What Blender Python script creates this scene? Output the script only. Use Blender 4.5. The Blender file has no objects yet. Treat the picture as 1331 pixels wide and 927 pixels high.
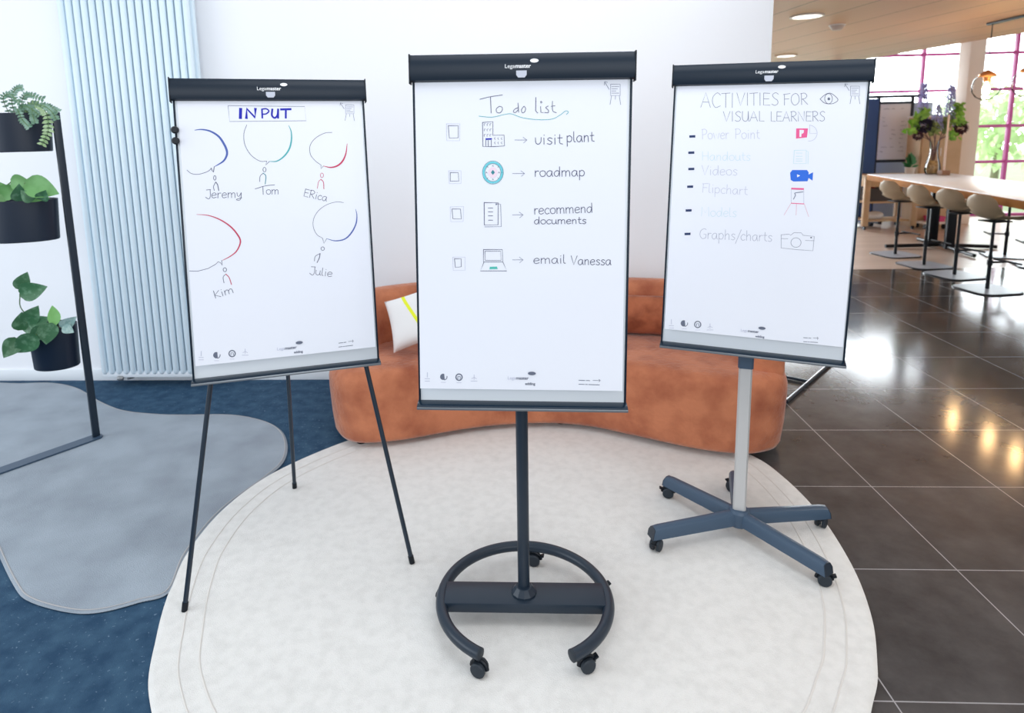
import bpy, bmesh, math, random
from mathutils import Vector, Matrix
from mathutils import noise as mnoise
random.seed(7)
PI = math.pi
SC = bpy.context.scene
COL = SC.collection
# ------------------------------------------------------------------ camera, sky, lights, exposure
F_PX, CX, CY = 840.0, 625.0, 315.0            # focal length and optical centre for a 1331 x 927 frame
PITCH, ROLL, YAW = math.radians(9.3), math.radians(-1.3), math.radians(2.9)
cam_data = bpy.data.cameras.new('camera'); cam = bpy.data.objects.new('camera', cam_data); COL.objects.link(cam)
_R = Vector((1, 0, 0)); _F = Vector((0, math.cos(PITCH), -math.sin(PITCH))); _U = Vector((0, math.sin(PITCH), math.cos(PITCH)))
R2 = _R * math.cos(ROLL) + _U * math.sin(ROLL); U2 = _U * math.cos(ROLL) - _R * math.sin(ROLL)
_Z = Matrix.Rotation(YAW, 3, 'Z'); R2, U2, F2 = _Z @ R2, _Z @ U2, _Z @ _F
m = Matrix((R2, U2, -F2)).transposed().to_4x4(); m.translation = Vector((0, 0, 1.6)); cam.matrix_world = m
cam_data.sensor_fit = 'HORIZONTAL'; cam_data.sensor_width = 36.0; cam_data.lens = F_PX / 1331 * 36.0
cam_data.shift_x = (665.5 - CX) / 1331; cam_data.shift_y = (CY - 463.5) / 1331
cam_data.clip_start = 0.05; cam_data.clip_end = 200
cam_data.dof.use_dof = True; cam_data.dof.focus_distance = 2.15; cam_data.dof.aperture_fstop = 3.2
SC.camera = cam
SC.view_settings.view_transform = 'Standard'; SC.view_settings.look = 'None'
SC.view_settings.gamma = 1.0; SC.view_settings.use_curve_mapping = False
SC.view_settings.exposure = 0.0
SC.cycles.use_denoising = True
SC.cycles.max_bounces = 8; SC.cycles.diffuse_bounces = 4; SC.cycles.transparent_max_bounces = 12
SC.cycles.sample_clamp_indirect = 6.0; SC.cycles.caustics_reflective = False; SC.cycles.caustics_refractive = False
world = bpy.data.worlds.new('world'); SC.world = world; world.use_nodes = True
wt = world.node_tree; bg = wt.nodes['Background']; bg.inputs['Color'].default_value = (0.90, 0.95, 1.0, 1)
_tc = wt.nodes.new('ShaderNodeTexCoord'); _sp = wt.nodes.new('ShaderNodeSeparateXYZ'); _mr = wt.nodes.new('ShaderNodeMapRange'); _mr.interpolation_type = 'SMOOTHSTEP'
_mr.inputs['From Min'].default_value = .55; _mr.inputs['From Max'].default_value = .95; _mr.inputs['To Min'].default_value = .85; _mr.inputs['To Max'].default_value = 18.0   # the sky is brightest beyond the far glazing
wt.links.new(_tc.outputs['Generated'], _sp.inputs[0]); wt.links.new(_sp.outputs[1], _mr.inputs['Value']); wt.links.new(_mr.outputs[0], bg.inputs['Strength'])
def area_light(name, loc, target, sx, sy, power, col):
    d = bpy.data.lights.new(name, 'AREA'); d.shape = 'RECTANGLE'; d.size = sx; d.size_y = sy; d.energy = power; d.color = col
    o = bpy.data.objects.new(name, d); COL.objects.link(o); o.location = loc
    o.rotation_euler = (Vector(target) - Vector(loc)).to_track_quat('-Z', 'Y').to_euler(); return o
area_light('window_daylight', (-4.8, 0.8, 2.0), (0.0, 2.4, 0.6), 3.4, 2.4, 80, (0.84, 0.92, 1.0))
area_light('added_front_fill', (1.3, -3.4, 2.6), (0.7, 4.0, 1.6), 5.4, 2.6, 115, (0.93, 0.965, 1.0))  # added fill behind the camera, brightens the paper pads
area_light('added_wall_fill', (1.0, 1.3, 3.7), (0.9, 4.1, 0.7), 3.4, 1.4, 46, (0.95, 0.97, 1.0))  # added overhead fill, evens out the dim back wall
for _i, (_x, _y) in enumerate(((3.3, 0.6), (3.6, 3.2), (5.6, 2.4), (5.8, 4.6))):       # unseen fill spots without fixtures, added to lift the tile floor
    _d = bpy.data.lights.new('added_floor_fill', 'SPOT'); _d.energy = 50; _d.spot_size = 2.4; _d.spot_blend = .6; _d.shadow_soft_size = .09; _d.color = (1.0, .93, .86)
    _o = bpy.data.objects.new('added_floor_fill', _d); COL.objects.link(_o); _o.location = (_x, _y, 2.70)

# ------------------------------------------------------------------ helpers
def tag(o, label=None, cat=None, group=None, kind=None):
    if label: o['label'] = label
    if cat: o['category'] = cat
    if group: o['group'] = group
    if kind: o['kind'] = kind
    return o
def thing(name, label, cat, loc=(0, 0, 0), rz=0.0, group=None):
    o = bpy.data.objects.new(name, None); COL.objects.link(o); o.empty_display_size = 0.1
    o.location = loc; o.rotation_euler = (0, 0, rz); return tag(o, label, cat, group)
def copy_tree(o, parent=None):
    c = o.copy(); COL.objects.link(c)
    if parent is not None: c.parent = parent
    for ch in list(o.children): copy_tree(ch, c)
    return c
def cr(pts, n=6, closed=False):
    P = [Vector(p) for p in pts]; m_ = len(P); out = []
    for i in range(m_ if closed else m_ - 1):
        p1, p2 = P[i], P[(i + 1) % m_]
        p0 = P[i - 1] if (i > 0 or closed) else 2 * p1 - p2
        p3 = P[(i + 2) % m_] if (i + 2 < m_ or closed) else 2 * p2 - p1
        for j in range(n):
            t = j / n
            out.append(.5 * ((2 * p1) + (-p0 + p2) * t + (2 * p0 - 5 * p1 + 4 * p2 - p3) * t * t + (-p0 + 3 * p1 - 3 * p2 + p3) * t ** 3))
    if not closed: out.append(P[-1].copy())
    return out
class MB:
    """Collects shapes into one mesh."""
    def __init__(s): s.bm = bmesh.new(); s.mi = 0
    def _f(s, vs):
        try:
            f = s.bm.faces.new(vs); f.material_index = s.mi; return f
        except ValueError: return None
    def box(s, c, size, rot=None, bevel=0.0, seg=2):
        t = bmesh.new(); bmesh.ops.create_cube(t, size=1.0)
        bmesh.ops.scale(t, vec=Vector(size), verts=t.verts)
        if bevel > 0: bmesh.ops.bevel(t, geom=list(t.edges), offset=min(bevel, min(size) * .49), segments=seg, affect='EDGES', profile=.5)
        M = Matrix.Translation(Vector(c)) @ (rot.to_4x4() if rot is not None else Matrix.Identity(4))
        s.merge(t, M); return s
    def merge(s, t, M=None):
        if M is not None: t.transform(M)
        vm = {v: s.bm.verts.new(v.co) for v in t.verts}
        for f in t.faces: s._f([vm[v] for v in f.verts])
        t.free()
    def rings(s, rings, cap=True, closed=False):
        R = [[s.bm.verts.new(p) for p in r] for r in rings]; n = len(R[0])
        for i in range(len(R) if closed else len(R) - 1):
            a, b = R[i], R[(i + 1) % len(R)]
            for k in range(n): s._f([a[k], a[(k + 1) % n], b[(k + 1) % n], b[k]])
        if cap and not closed: s._f(list(reversed(R[0]))); s._f(R[-1])
        return s
    def tube(s, pts, r, n=12, closed=False, cap=True):
        P = [Vector(p) for p in pts]; rr = r if isinstance(r, (list, tuple)) else [r] * len(P); rings = []; up = None
        for i, p in enumerate(P):
            if closed: t = P[(i + 1) % len(P)] - P[i - 1]
            else: t = P[min(i + 1, len(P) - 1)] - P[max(i - 1, 0)]
            t.normalize()
            if up is None: up = Vector((0, 0, 1)) if abs(t.z) < .9 else Vector((1, 0, 0))
            a = t.cross(up)
            if a.length < 1e-5: a = t.orthogonal()
            a.normalize(); b = a.cross(t); b.normalize(); up = b
            rings.append([p + (a * math.cos(2 * PI * k / n) + b * math.sin(2 * PI * k / n)) * rr[i] for k in range(n)])
        return s.rings(rings, cap, closed)
    def lathe(s, prof, c=(0, 0, 0), n=24, axis=None, cap=True):
        M = Vector((0, 0, 1)).rotation_difference(Vector(axis)).to_matrix() if axis is not None else Matrix.Identity(3)
        return s.rings([[Vector(c) + M @ Vector((r * math.cos(2 * PI * k / n), r * math.sin(2 * PI * k / n), z)) for k in range(n)] for r, z in prof], cap)
    def prism(s, poly, z0, z1, bevel=0.0):
        """poly: list of (x, y)"""
        n = len(poly)
        lo = [s.bm.verts.new((p[0], p[1], z0)) for p in poly]; hi = [s.bm.verts.new((p[0], p[1], z1)) for p in poly]
        for k in range(n): s._f([lo[k], lo[(k + 1) % n], hi[(k + 1) % n], hi[k]])
        s._f(list(reversed(lo))); s._f(hi); return s
    def grid(s, rows, closed=False):
        V = [[s.bm.verts.new(p) for p in r] for r in rows]
        for i in range(len(V) - 1):
            for k in range(len(V[0]) - 1): s._f([V[i][k], V[i][k + 1], V[i + 1][k + 1], V[i + 1][k]])
        return s
    def sphere(s, c, r, u=16, v=10, scale=(1, 1, 1)):
        t = bmesh.new(); bmesh.ops.create_uvsphere(t, u_segments=u, v_segments=v, radius=r)
        s.merge(t, Matrix.Translation(Vector(c)) @ Matrix.Diagonal((*scale, 1))); return s
    def build(s, name, mat=None, parent=None, origin=(0, 0, 0), smooth=True, angle=40, mats=None, recalc=True):
        if recalc: bmesh.ops.recalc_face_normals(s.bm, faces=s.bm.faces)
        o3 = Vector(origin)
        if o3.length > 0: bmesh.ops.translate(s.bm, vec=-o3, verts=s.bm.verts)
        me = bpy.data.meshes.new(name); 
        if smooth:
            ca = math.radians(angle)
            for f in s.bm.faces: f.smooth = True
            for e in s.bm.edges:
                if len(e.link_faces) == 2 and e.calc_face_angle(0) > ca: e.smooth = False
        s.bm.to_mesh(me); s.bm.free()
        for x in (mats or [mat]): me.materials.append(x)
        o = bpy.data.objects.new(name, me); COL.objects.link(o)
        if parent is not None: o.parent = parent
        else: o.location = o3
        return o
# ------------------------------------------------------------------ materials
def mat(name, col, rough=.5, metal=0.0, noise=None, bump=None, spec=.5, sheen=0, emit=None, coat=0):
    """noise = (scale, colour2, lo, hi[, detail]); bump = (scale, strength[, distance])"""
    m_ = bpy.data.materials.new(name); m_.use_nodes = True; nt = m_.node_tree; b = nt.nodes['Principled BSDF']
    b.inputs['Base Color'].default_value = (*col, 1); b.inputs['Roughness'].default_value = rough; b.inputs['Metallic'].default_value = metal
    b.inputs['Specular IOR Level'].default_value = spec
    if sheen: b.inputs['Sheen Weight'].default_value = sheen; b.inputs['Sheen Roughness'].default_value = .4
    if coat: b.inputs['Coat Weight'].default_value = coat
    if emit: b.inputs['Emission Color'].default_value = (*emit[0], 1); b.inputs['Emission Strength'].default_value = emit[1]
    if noise or bump: tc = nt.nodes.new('ShaderNodeTexCoord')
    if noise:
        n = nt.nodes.new('ShaderNodeTexNoise'); n.inputs['Scale'].default_value = noise[0]; n.inputs['Detail'].default_value = noise[4] if len(noise) > 4 else 4
        r = nt.nodes.new('ShaderNodeMapRange'); r.inputs['From Min'].default_value = noise[2]; r.inputs['From Max'].default_value = noise[3]
        mx = nt.nodes.new('ShaderNodeMix'); mx.data_type = 'RGBA'; mx.inputs[6].default_value = (*col, 1); mx.inputs[7].default_value = (*noise[1], 1)
        nt.links.new(tc.outputs['Object'], n.inputs['Vector']); nt.links.new(n.outputs['Fac'], r.inputs['Value']); nt.links.new(r.outputs[0], mx.inputs[0]); nt.links.new(mx.outputs[2], b.inputs['Base Color'])
    if bump:
        n2 = nt.nodes.new('ShaderNodeTexNoise'); n2.inputs['Scale'].default_value = bump[0]; n2.inputs['Detail'].default_value = 5
        bp = nt.nodes.new('ShaderNodeBump'); bp.inputs['Strength'].default_value = bump[1]; bp.inputs['Distance'].default_value = bump[2] if len(bump) > 2 else .01
        nt.links.new(tc.outputs['Object'], n2.inputs['Vector']); nt.links.new(n2.outputs['Fac'], bp.inputs['Height']); nt.links.new(bp.outputs[0], b.inputs['Normal'])
    return m_
def math_node(nt, op, a, b=None):
    n = nt.nodes.new('ShaderNodeMath'); n.operation = op
    for i, v in enumerate((a, b)):
        if v is None: continue
        if isinstance(v, (int, float)): n.inputs[i].default_value = v
        else: nt.links.new(v, n.inputs[i])
    return n.outputs[0]
def glass_mat(name, tint, ior=1.4, rough=.02):
    m_ = bpy.data.materials.new(name); m_.use_nodes = True; nt = m_.node_tree; nt.nodes.remove(nt.nodes['Principled BSDF'])
    tr = nt.nodes.new('ShaderNodeBsdfTransparent'); tr.inputs[0].default_value = (*tint, 1); gl = nt.nodes.new('ShaderNodeBsdfGlossy'); gl.inputs['Roughness'].default_value = rough
    fr = nt.nodes.new('ShaderNodeFresnel'); fr.inputs[0].default_value = ior; mx = nt.nodes.new('ShaderNodeMixShader')
    nt.links.new(fr.outputs[0], mx.inputs[0]); nt.links.new(tr.outputs[0], mx.inputs[1]); nt.links.new(gl.outputs[0], mx.inputs[2]); nt.links.new(mx.outputs[0], nt.nodes['Material Output'].inputs[0]); return m_
M = {}
M['wall'] = mat('wall_paint', (.885, .895, .93), .85, bump=(60, .03))
M['radiator'] = mat('radiator_enamel', (.74, .86, .94), .35)
M['radiator_white'] = mat('radiator_header', (.80, .85, .9), .35)
M['skirting'] = mat('skirting_paint', (.80, .84, .88), .5)
M['navy_carpet'] = mat('navy_floor', (.022, .058, .112), .75, noise=(14, (.050, .108, .175), .35, .75, 8), bump=(220, .35, .004), spec=.12)
M['cream_rug'] = mat('cream_rug', (.77, .76, .735), .95, noise=(26, (.69, .68, .655), .4, .75, 8), bump=(320, .5, .004), spec=.1, sheen=.2)
M['rug_seam'] = mat('rug_seam', (.69, .665, .63), .95, spec=.1)
M['grey_rug'] = mat('grey_rug', (.34, .395, .455), .95, noise=(4, (.235, .275, .325), .35, .75, 9), bump=(260, .6, .006), spec=.1, sheen=.25)
M['rug_binding'] = mat('rug_binding', (.40, .40, .41), .9)
M['velvet'] = mat('orange_velvet', (.54, .195, .098), .75, noise=(6, (.31, .088, .045), .40, .72, 12), bump=(40, .5, .012), spec=.15, sheen=.35)
M['velvet_dark'] = mat('orange_velvet_cushion', (.40, .125, .06), .8, noise=(9, (.22, .06, .03), .45, .7, 8), bump=(20, .5, .02), spec=.15, sheen=.18)
M['black_plastic'] = mat('black_plastic', (.004, .007, .012), .42, spec=.3)
M['caster_grey'] = mat('caster_cap', (.018, .026, .036), .5, spec=.35)
M['steel_dark'] = mat('dark_powder_coat', (.013, .024, .040), .34, spec=.42)
M['steel_blue'] = mat('slate_powder_coat', (.045, .080, .130), .40, spec=.45)
M['clamp'] = mat('clamp_plastic', (.003, .012, .026), .36, spec=.3)
M['board'] = mat('whiteboard', (.78, .83, .88), .3)
M['board_edge'] = mat('edge_strip', (.55, .60, .64), .4)
M['tray'] = mat('tray_profile', (.008, .02, .036), .16, spec=.55)
M['tray_lip'] = mat('tray_lip', (.20, .22, .24), .3, metal=.6)
M['silver'] = mat('silver_anodised', (.55, .55, .55), .42, metal=.35)
M['grey_clip'] = mat('grey_tab', (.50, .53, .62), .5)
M['print_white'] = mat('white_print', (.85, .87, .9), .6)
M['paper'] = mat('flipchart_paper', (.80, .825, .90), .75, bump=(7, .06, .02))
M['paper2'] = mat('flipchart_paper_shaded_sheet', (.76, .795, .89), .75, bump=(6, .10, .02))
INK = dict(pencil=(.085, .09, .16), grey=(.22, .24, .33), pale=(.52, .54, .66), pale2=(.40, .42, .53), palecyan=(.58, .72, .79), palecyan2=(.50, .70, .74), slate=(.14, .16, .22), navy=(.03, .05, .13),
           inkblue=(.025, .03, .42), pen_blue=(.09, .14, .42), teal=(.09, .42, .44), teal_dark=(.05, .25, .30), red=(.55, .06, .12), cyan=(.16, .62, .72), pink_pale=(.85, .68, .78), teal_mark=(.1, .5, .44),
           pink=(.80, .12, .30), paperwhite=(.84, .86, .92), camblue=(.04, .16, .70), pinkline=(.72, .45, .55))
for k_, c_ in INK.items(): M['ink_' + k_] = mat('ink_' + k_, c_, .7, spec=.2)
_nt = M['navy_carpet'].node_tree; _b = _nt.nodes['Principled BSDF']; _tc = _nt.nodes.new('ShaderNodeTexCoord')     # pale specks in the blue floor
_n = _nt.nodes.new('ShaderNodeTexNoise'); _n.inputs['Scale'].default_value = 70; _n.inputs['Detail'].default_value = 3; _nt.links.new(_tc.outputs['Object'], _n.inputs['Vector'])
_g = _nt.nodes.new('ShaderNodeMapRange'); _g.inputs['From Min'].default_value = .64; _g.inputs['From Max'].default_value = .76; _nt.links.new(_n.outputs['Fac'], _g.inputs['Value'])
_mx = _nt.nodes.new('ShaderNodeMix'); _mx.data_type = 'RGBA'; _mx.inputs[7].default_value = (.16, .24, .33, 1); _src = _b.inputs['Base Color'].links[0].from_socket
_nt.links.new(_g.outputs[0], _mx.inputs[0]); _nt.links.new(_src, _mx.inputs[6]); _nt.links.new(_mx.outputs[2], _b.inputs['Base Color'])
INKS = [
('L','heading',[('grey',1.8,0,'-1599,4675 1198,4640 1222,4087 -1583,4082 -1599,4675'),('inkblue',11,0,'-1160,4558 -1191,4209'),('inkblue',10,0,'-975,4208 -939,4558 -663,4226 -628,4557'),('inkblue',6,0,'-399,4204 -392,4541'),('inkblue',5,0,'-392,4541 -360,4546 -327,4552 -294,4557 -264,4559 -236,4555 -211,4544 -185,4528 -163,4508 -148,4487 -143,4467 -151,4446 -169,4423 -194,4400 -222,4379 -248,4364 -274,4356 -302,4352 -332,4352 -361,4352 -390,4350'),('inkblue',7,0,'-12,4540 -20,4491 -29,4439 -38,4389 -43,4343 -41,4304 -30,4273 -13,4246 8,4225 31,4211 52,4206 73,4211 96,4224 119,4245 140,4272 158,4303 170,4341 179,4388 186,4438 193,4490 201,4539'),('inkblue',7,0,'201,4539 179,4200'),('inkblue',8,0,'300,4530 672,4538'),('inkblue',7,0,'486,4538 464,4198')],[]),
('L','speech_bubble',[('pen_blue',8,1,'-2832,3769 -2784,3776 -2737,3784 -2689,3791 -2639,3796 -2585,3794 -2527,3788 -2465,3778 -2402,3764 -2338,3745 -2278,3721 -2219,3690 -2160,3654 -2104,3613 -2050,3568 -2003,3521 -1961,3469 -1925,3412 -1892,3353 -1863,3293 -1837,3237 -1813,3183 -1792,3130 -1775,3078 -1762,3028 -1753,2982 -1749,2941 -1749,2904 -1753,2869 -1761,2835 -1772,2799 -1787,2762 -1805,2724 -1826,2687 -1850,2651 -1877,2619 -1906,2590 -1938,2564 -1972,2541 -2008,2518 -2043,2497 -2077,2476 -2113,2457 -2148,2439 -2184,2421 -2219,2403'),('pencil',1.8,0,'-3186,2297 -3161,2270 -3137,2242 -3113,2214 -3086,2188 -3053,2168 -3014,2152 -2970,2139 -2922,2130 -2873,2125 -2824,2125 -2771,2130 -2716,2142 -2660,2157 -2607,2173 -2560,2189 -2519,2205 -2483,2222 -2450,2239 -2422,2257 -2398,2274 -2380,2289 -2367,2305 -2359,2320 -2350,2335 -2341,2350'),('pencil',2.6,0,'-2341,2350 -2321,2257 -2278,2186 -2233,2395')],[]),
('L','figure_sketch',[('pencil',2,0,'-2199,1972 -2207,1929 -2225,1898 -2247,1887 -2268,1899 -2282,1932 -2285,1975 -2276,2018 -2258,2049 -2236,2060 -2215,2048 -2202,2016 -2199,1972'),('pencil',2,0,'-2291,1497 -2296,1528 -2303,1559 -2308,1590 -2311,1621 -2307,1653 -2296,1685 -2279,1718 -2259,1752 -2237,1785 -2218,1818'),('pencil',2.8,0,'-2218,1818 -2206,1797 -2193,1777 -2181,1757 -2169,1733 -2160,1704 -2152,1667 -2147,1626 -2143,1581 -2138,1535 -2134,1491')],[]),
('L','handwriting',[('pencil',2,0,'-2566,1529 -2417,1541'),('pencil',2,0,'-2435,1542 -2436,1488 -2437,1432 -2438,1377 -2440,1328 -2446,1287 -2454,1256 -2466,1231 -2479,1212 -2494,1200 -2510,1194 -2528,1197 -2548,1209 -2568,1226 -2590,1245 -2610,1261'),('pencil',2,0,'-2384,1317 -2354,1320 -2320,1321 -2288,1323 -2261,1326 -2242,1332 -2233,1342 -2232,1354 -2236,1367 -2243,1380 -2250,1390 -2258,1397 -2269,1404 -2282,1409 -2295,1412 -2309,1411 -2323,1406 -2339,1398 -2354,1388 -2368,1375 -2378,1362 -2385,1346 -2389,1327 -2391,1308 -2390,1289 -2387,1273 -2381,1259 -2372,1245 -2361,1234 -2348,1225 -2334,1220 -2317,1221 -2298,1226 -2277,1234 -2256,1242 -2235,1249'),('pencil',2,0,'-2171,1407 -2181,1215'),('pencil',2,0,'-2175,1327 -2166,1341 -2157,1356 -2147,1371 -2138,1384 -2127,1393 -2114,1397 -2101,1397 -2087,1395 -2073,1392 -2059,1391'),('pencil',2,0,'-2023,1306 -1992,1309 -1958,1310 -1926,1312 -1898,1316 -1879,1321 -1870,1331 -1869,1343 -1873,1357 -1880,1369 -1887,1379 -1896,1387 -1907,1394 -1919,1399 -1933,1401 -1946,1400 -1961,1395 -1977,1387 -1992,1377 -2006,1365 -2017,1351 -2023,1335 -2027,1316 -2029,1297 -2028,1278 -2025,1262 -2019,1248 -2010,1234 -1999,1222 -1986,1214 -1972,1209 -1955,1209 -1935,1215 -1914,1222 -1893,1231 -1872,1238'),('pencil',2,0,'-1807,1396 -1818,1204'),('pencil',2,0,'-1811,1326 -1800,1340 -1789,1355 -1778,1370 -1766,1381 -1755,1388 -1742,1391 -1729,1390 -1715,1386 -1704,1376 -1696,1361 -1692,1337 -1692,1306 -1694,1271 -1696,1235 -1697,1200'),('pencil',2,0,'-1690,1322 -1679,1336 -1668,1351 -1657,1366 -1646,1378 -1634,1385 -1622,1387 -1608,1387 -1595,1382 -1583,1373 -1575,1357 -1571,1334 -1570,1303 -1571,1267 -1572,1231 -1572,1196'),('pencil',2,0,'-1494,1387 -1493,1363 -1492,1338 -1492,1313 -1490,1291 -1485,1274 -1476,1261 -1466,1251 -1453,1244 -1439,1243 -1425,1250 -1410,1266 -1393,1292 -1376,1322 -1359,1354 -1342,1383'),('pencil',2,0,'-1342,1383 -1346,1335 -1350,1285 -1354,1236 -1360,1192 -1369,1158 -1382,1133 -1397,1117 -1414,1106 -1432,1099 -1449,1096 -1469,1096 -1494,1102 -1517,1110 -1532,1121 -1530,1131 -1509,1141 -1473,1152 -1428,1165 -1380,1177 -1337,1189')],[]),
('L','speech_bubble',[('pencil',1.7,0,'-980,3951 -1006,3889 -1034,3828 -1061,3766 -1084,3701 -1101,3631 -1111,3554 -1118,3471 -1119,3385 -1113,3299 -1098,3215 -1074,3131 -1042,3046 -1002,2962 -957,2883 -908,2813 -853,2750 -791,2692 -724,2640 -659,2598 -599,2566 -544,2548 -493,2543 -444,2546 -395,2550 -345,2551'),('pencil',2,0,'-345,2551 -391,2400 -243,2541'),('teal',6,1,'-243,2541 -190,2539 -137,2533 -85,2530 -32,2531 22,2542 76,2563 131,2591 186,2625 240,2665 290,2708 340,2756 388,2810 434,2869 476,2930 512,2992 543,3057 568,3126 589,3196 606,3267 619,3337 629,3409 635,3482 636,3554 635,3622 630,3684 620,3738 604,3785 587,3829 568,3872 551,3916')],[]),
('L','figure_sketch',[('pencil',2,0,'-389,2228 -399,2184 -422,2152 -451,2141 -478,2154 -497,2187 -502,2231 -491,2275 -469,2307 -440,2318 -412,2305 -394,2272 -389,2228'),('pencil',2,0,'-648,1777 -643,1820 -640,1865 -636,1909 -629,1950 -617,1986 -599,2014 -577,2037 -551,2057 -525,2076 -501,2097'),('teal_dark',2.8,0,'-501,2097 -480,2076 -458,2059 -436,2040 -419,2015 -410,1979 -410,1930 -418,1870 -430,1805 -443,1738 -454,1674')],[]),
('L','handwriting',[('pencil',2,0,'-829,1504 -755,1526 -680,1548 -605,1570 -532,1589 -459,1605 -388,1616 -317,1622 -248,1626 -179,1630 -109,1634'),('pencil',2,0,'-544,1581 -552,1275'),('pencil',2,0,'-341,1459 -356,1454 -372,1450 -388,1445 -401,1440 -412,1432 -421,1421 -427,1409 -431,1395 -433,1381 -434,1368 -431,1353 -426,1338 -419,1322 -412,1309 -403,1298 -395,1291 -385,1286 -374,1283 -363,1281 -353,1281 -342,1282 -330,1285 -319,1289 -308,1295 -299,1303 -291,1313 -284,1325 -278,1339 -273,1353 -271,1367 -271,1381 -273,1395 -276,1409 -281,1422 -288,1433 -296,1441 -307,1446 -318,1450 -330,1454 -341,1459'),('pencil',2,0,'-217,1454 -228,1276'),('pencil',2,0,'-221,1389 -211,1402 -200,1416 -190,1429 -179,1440 -169,1446 -157,1448 -145,1448 -133,1443 -122,1435 -115,1420 -112,1398 -112,1370 -114,1337 -116,1303 -117,1272'),('pencil',2,0,'-110,1384 -100,1397 -89,1411 -79,1425 -68,1436 -58,1442 -46,1444 -34,1443 -22,1439 -11,1430 -4,1416 0,1394 1,1365 -1,1333 -2,1299 -3,1267')],[]),
('L','speech_bubble',[('pencil',1.7,0,'2180,3621 2126,3619 2073,3620 2020,3620 1964,3614 1902,3598 1830,3571 1750,3536 1669,3494 1591,3447 1524,3398 1467,3346 1415,3289 1370,3229 1334,3167 1306,3104 1289,3038 1282,2968 1283,2898 1290,2830 1304,2768 1326,2712 1357,2660 1393,2611 1432,2565 1471,2521 1510,2482 1551,2446 1594,2413 1637,2381 1679,2347'),('pencil',2,0,'1679,2347 1670,2197 1769,2307'),('red',6.5,1,'1769,2307 1823,2292 1878,2276 1933,2260 1987,2248 2041,2243 2095,2245 2149,2251 2202,2262 2254,2279 2304,2300 2351,2325 2396,2355 2440,2390 2481,2430 2519,2475 2554,2526 2587,2581 2617,2642 2644,2706 2668,2774 2688,2848 2703,2926 2717,3007 2730,3090 2744,3171')],[]),
('L','figure_sketch',[('red',2,0,'1750,1941 1739,1895 1716,1863 1685,1852 1657,1865 1637,1899 1632,1944 1643,1989 1666,2022 1696,2033 1725,2020 1745,1986 1750,1941'),('red',2,0,'1485,1434 1497,1489 1509,1546 1520,1602 1533,1653 1548,1694 1565,1723 1585,1743 1605,1757 1625,1770 1645,1785'),('red',2.8,0,'1645,1785 1663,1764 1683,1746 1702,1726 1718,1702 1730,1669 1736,1626 1737,1574 1735,1518 1733,1461 1732,1406')],[]),
('L','handwriting',[('pencil',2,0,'1186,1380 1039,1429'),('pencil',2,0,'1039,1429 954,1152 1110,1109'),('pencil',2,0,'1001,1296 1128,1261'),('pencil',2,0,'1247,1378 1165,1087'),('pencil',2,0,'1216,1371 1240,1369 1265,1368 1290,1367 1312,1363 1330,1355 1346,1343 1359,1326 1369,1308 1375,1289 1376,1274 1370,1260 1359,1247 1344,1236 1327,1226 1310,1220 1292,1217 1273,1218 1252,1220 1231,1223 1211,1225'),('pencil',2,0,'1238,1218 1332,1041'),('pencil',2,0,'1440,1193 1395,1023'),('pencil',2,0,'1459,1263 1470,1273'),('pencil',2,0,'1638,1113 1629,1123 1620,1135 1611,1146 1601,1154 1589,1158 1574,1157 1556,1152 1537,1144 1520,1134 1507,1124 1497,1113 1489,1099 1484,1085 1481,1070 1480,1056 1483,1041 1489,1026 1497,1010 1507,997 1519,988 1533,984 1549,984 1567,986 1585,989 1603,990'),('pencil',2,0,'1818,1069 1806,1079 1795,1090 1783,1100 1771,1108 1757,1112 1741,1110 1723,1105 1705,1097 1688,1088 1675,1078 1665,1066 1657,1053 1652,1038 1649,1023 1648,1009 1650,995 1655,979 1662,964 1671,951 1681,943 1692,939 1706,938 1720,940 1735,946 1750,956 1763,971 1776,992 1790,1016 1803,1040 1817,1064'),('pencil',2,0,'1821,1078 1814,1057 1807,1035 1801,1014 1795,994 1792,976 1791,960 1792,947 1794,935 1797,923 1799,910')],[]),
('L','speech_bubble',[('red',5.5,1,'-2966,631 -2884,621 -2801,613 -2718,604 -2636,591 -2555,572 -2475,545 -2395,514 -2317,478 -2240,438 -2165,395 -2091,347 -2017,295 -1945,239 -1877,180 -1815,120 -1757,57 -1704,-10 -1655,-78 -1613,-146 -1576,-210 -1545,-268 -1519,-323 -1499,-377 -1489,-433 -1490,-493 -1505,-560 -1532,-634 -1568,-708 -1610,-778 -1654,-839 -1702,-890 -1756,-934 -1814,-972 -1871,-1007 -1926,-1039 -1977,-1067 -2027,-1090 -2075,-1111 -2124,-1131 -2173,-1152'),('pencil',1.8,0,'-3343,-1468 -3051,-1497 -2684,-1419 -2419,-1281 -2322,-1189 -2252,-1234 -2196,-1336 -2199,-1150')],[]),
('L','figure_sketch',[('pencil',2,0,'-2051,-1517 -2062,-1555 -2085,-1581 -2116,-1589 -2145,-1576 -2165,-1547 -2171,-1508 -2161,-1471 -2137,-1445 -2106,-1437 -2077,-1449 -2057,-1479 -2051,-1517'),('pencil',2,0,'-2173,-2010 -2178,-1965 -2185,-1918 -2191,-1871 -2193,-1828 -2188,-1791 -2175,-1762 -2156,-1739 -2132,-1720 -2108,-1701 -2085,-1681'),('red',2.8,0,'-2085,-1681 -2063,-1708 -2040,-1734 -2017,-1760 -1996,-1791 -1977,-1828 -1961,-1873 -1948,-1925 -1936,-1980 -1924,-2036 -1912,-2091')],[]),
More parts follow.
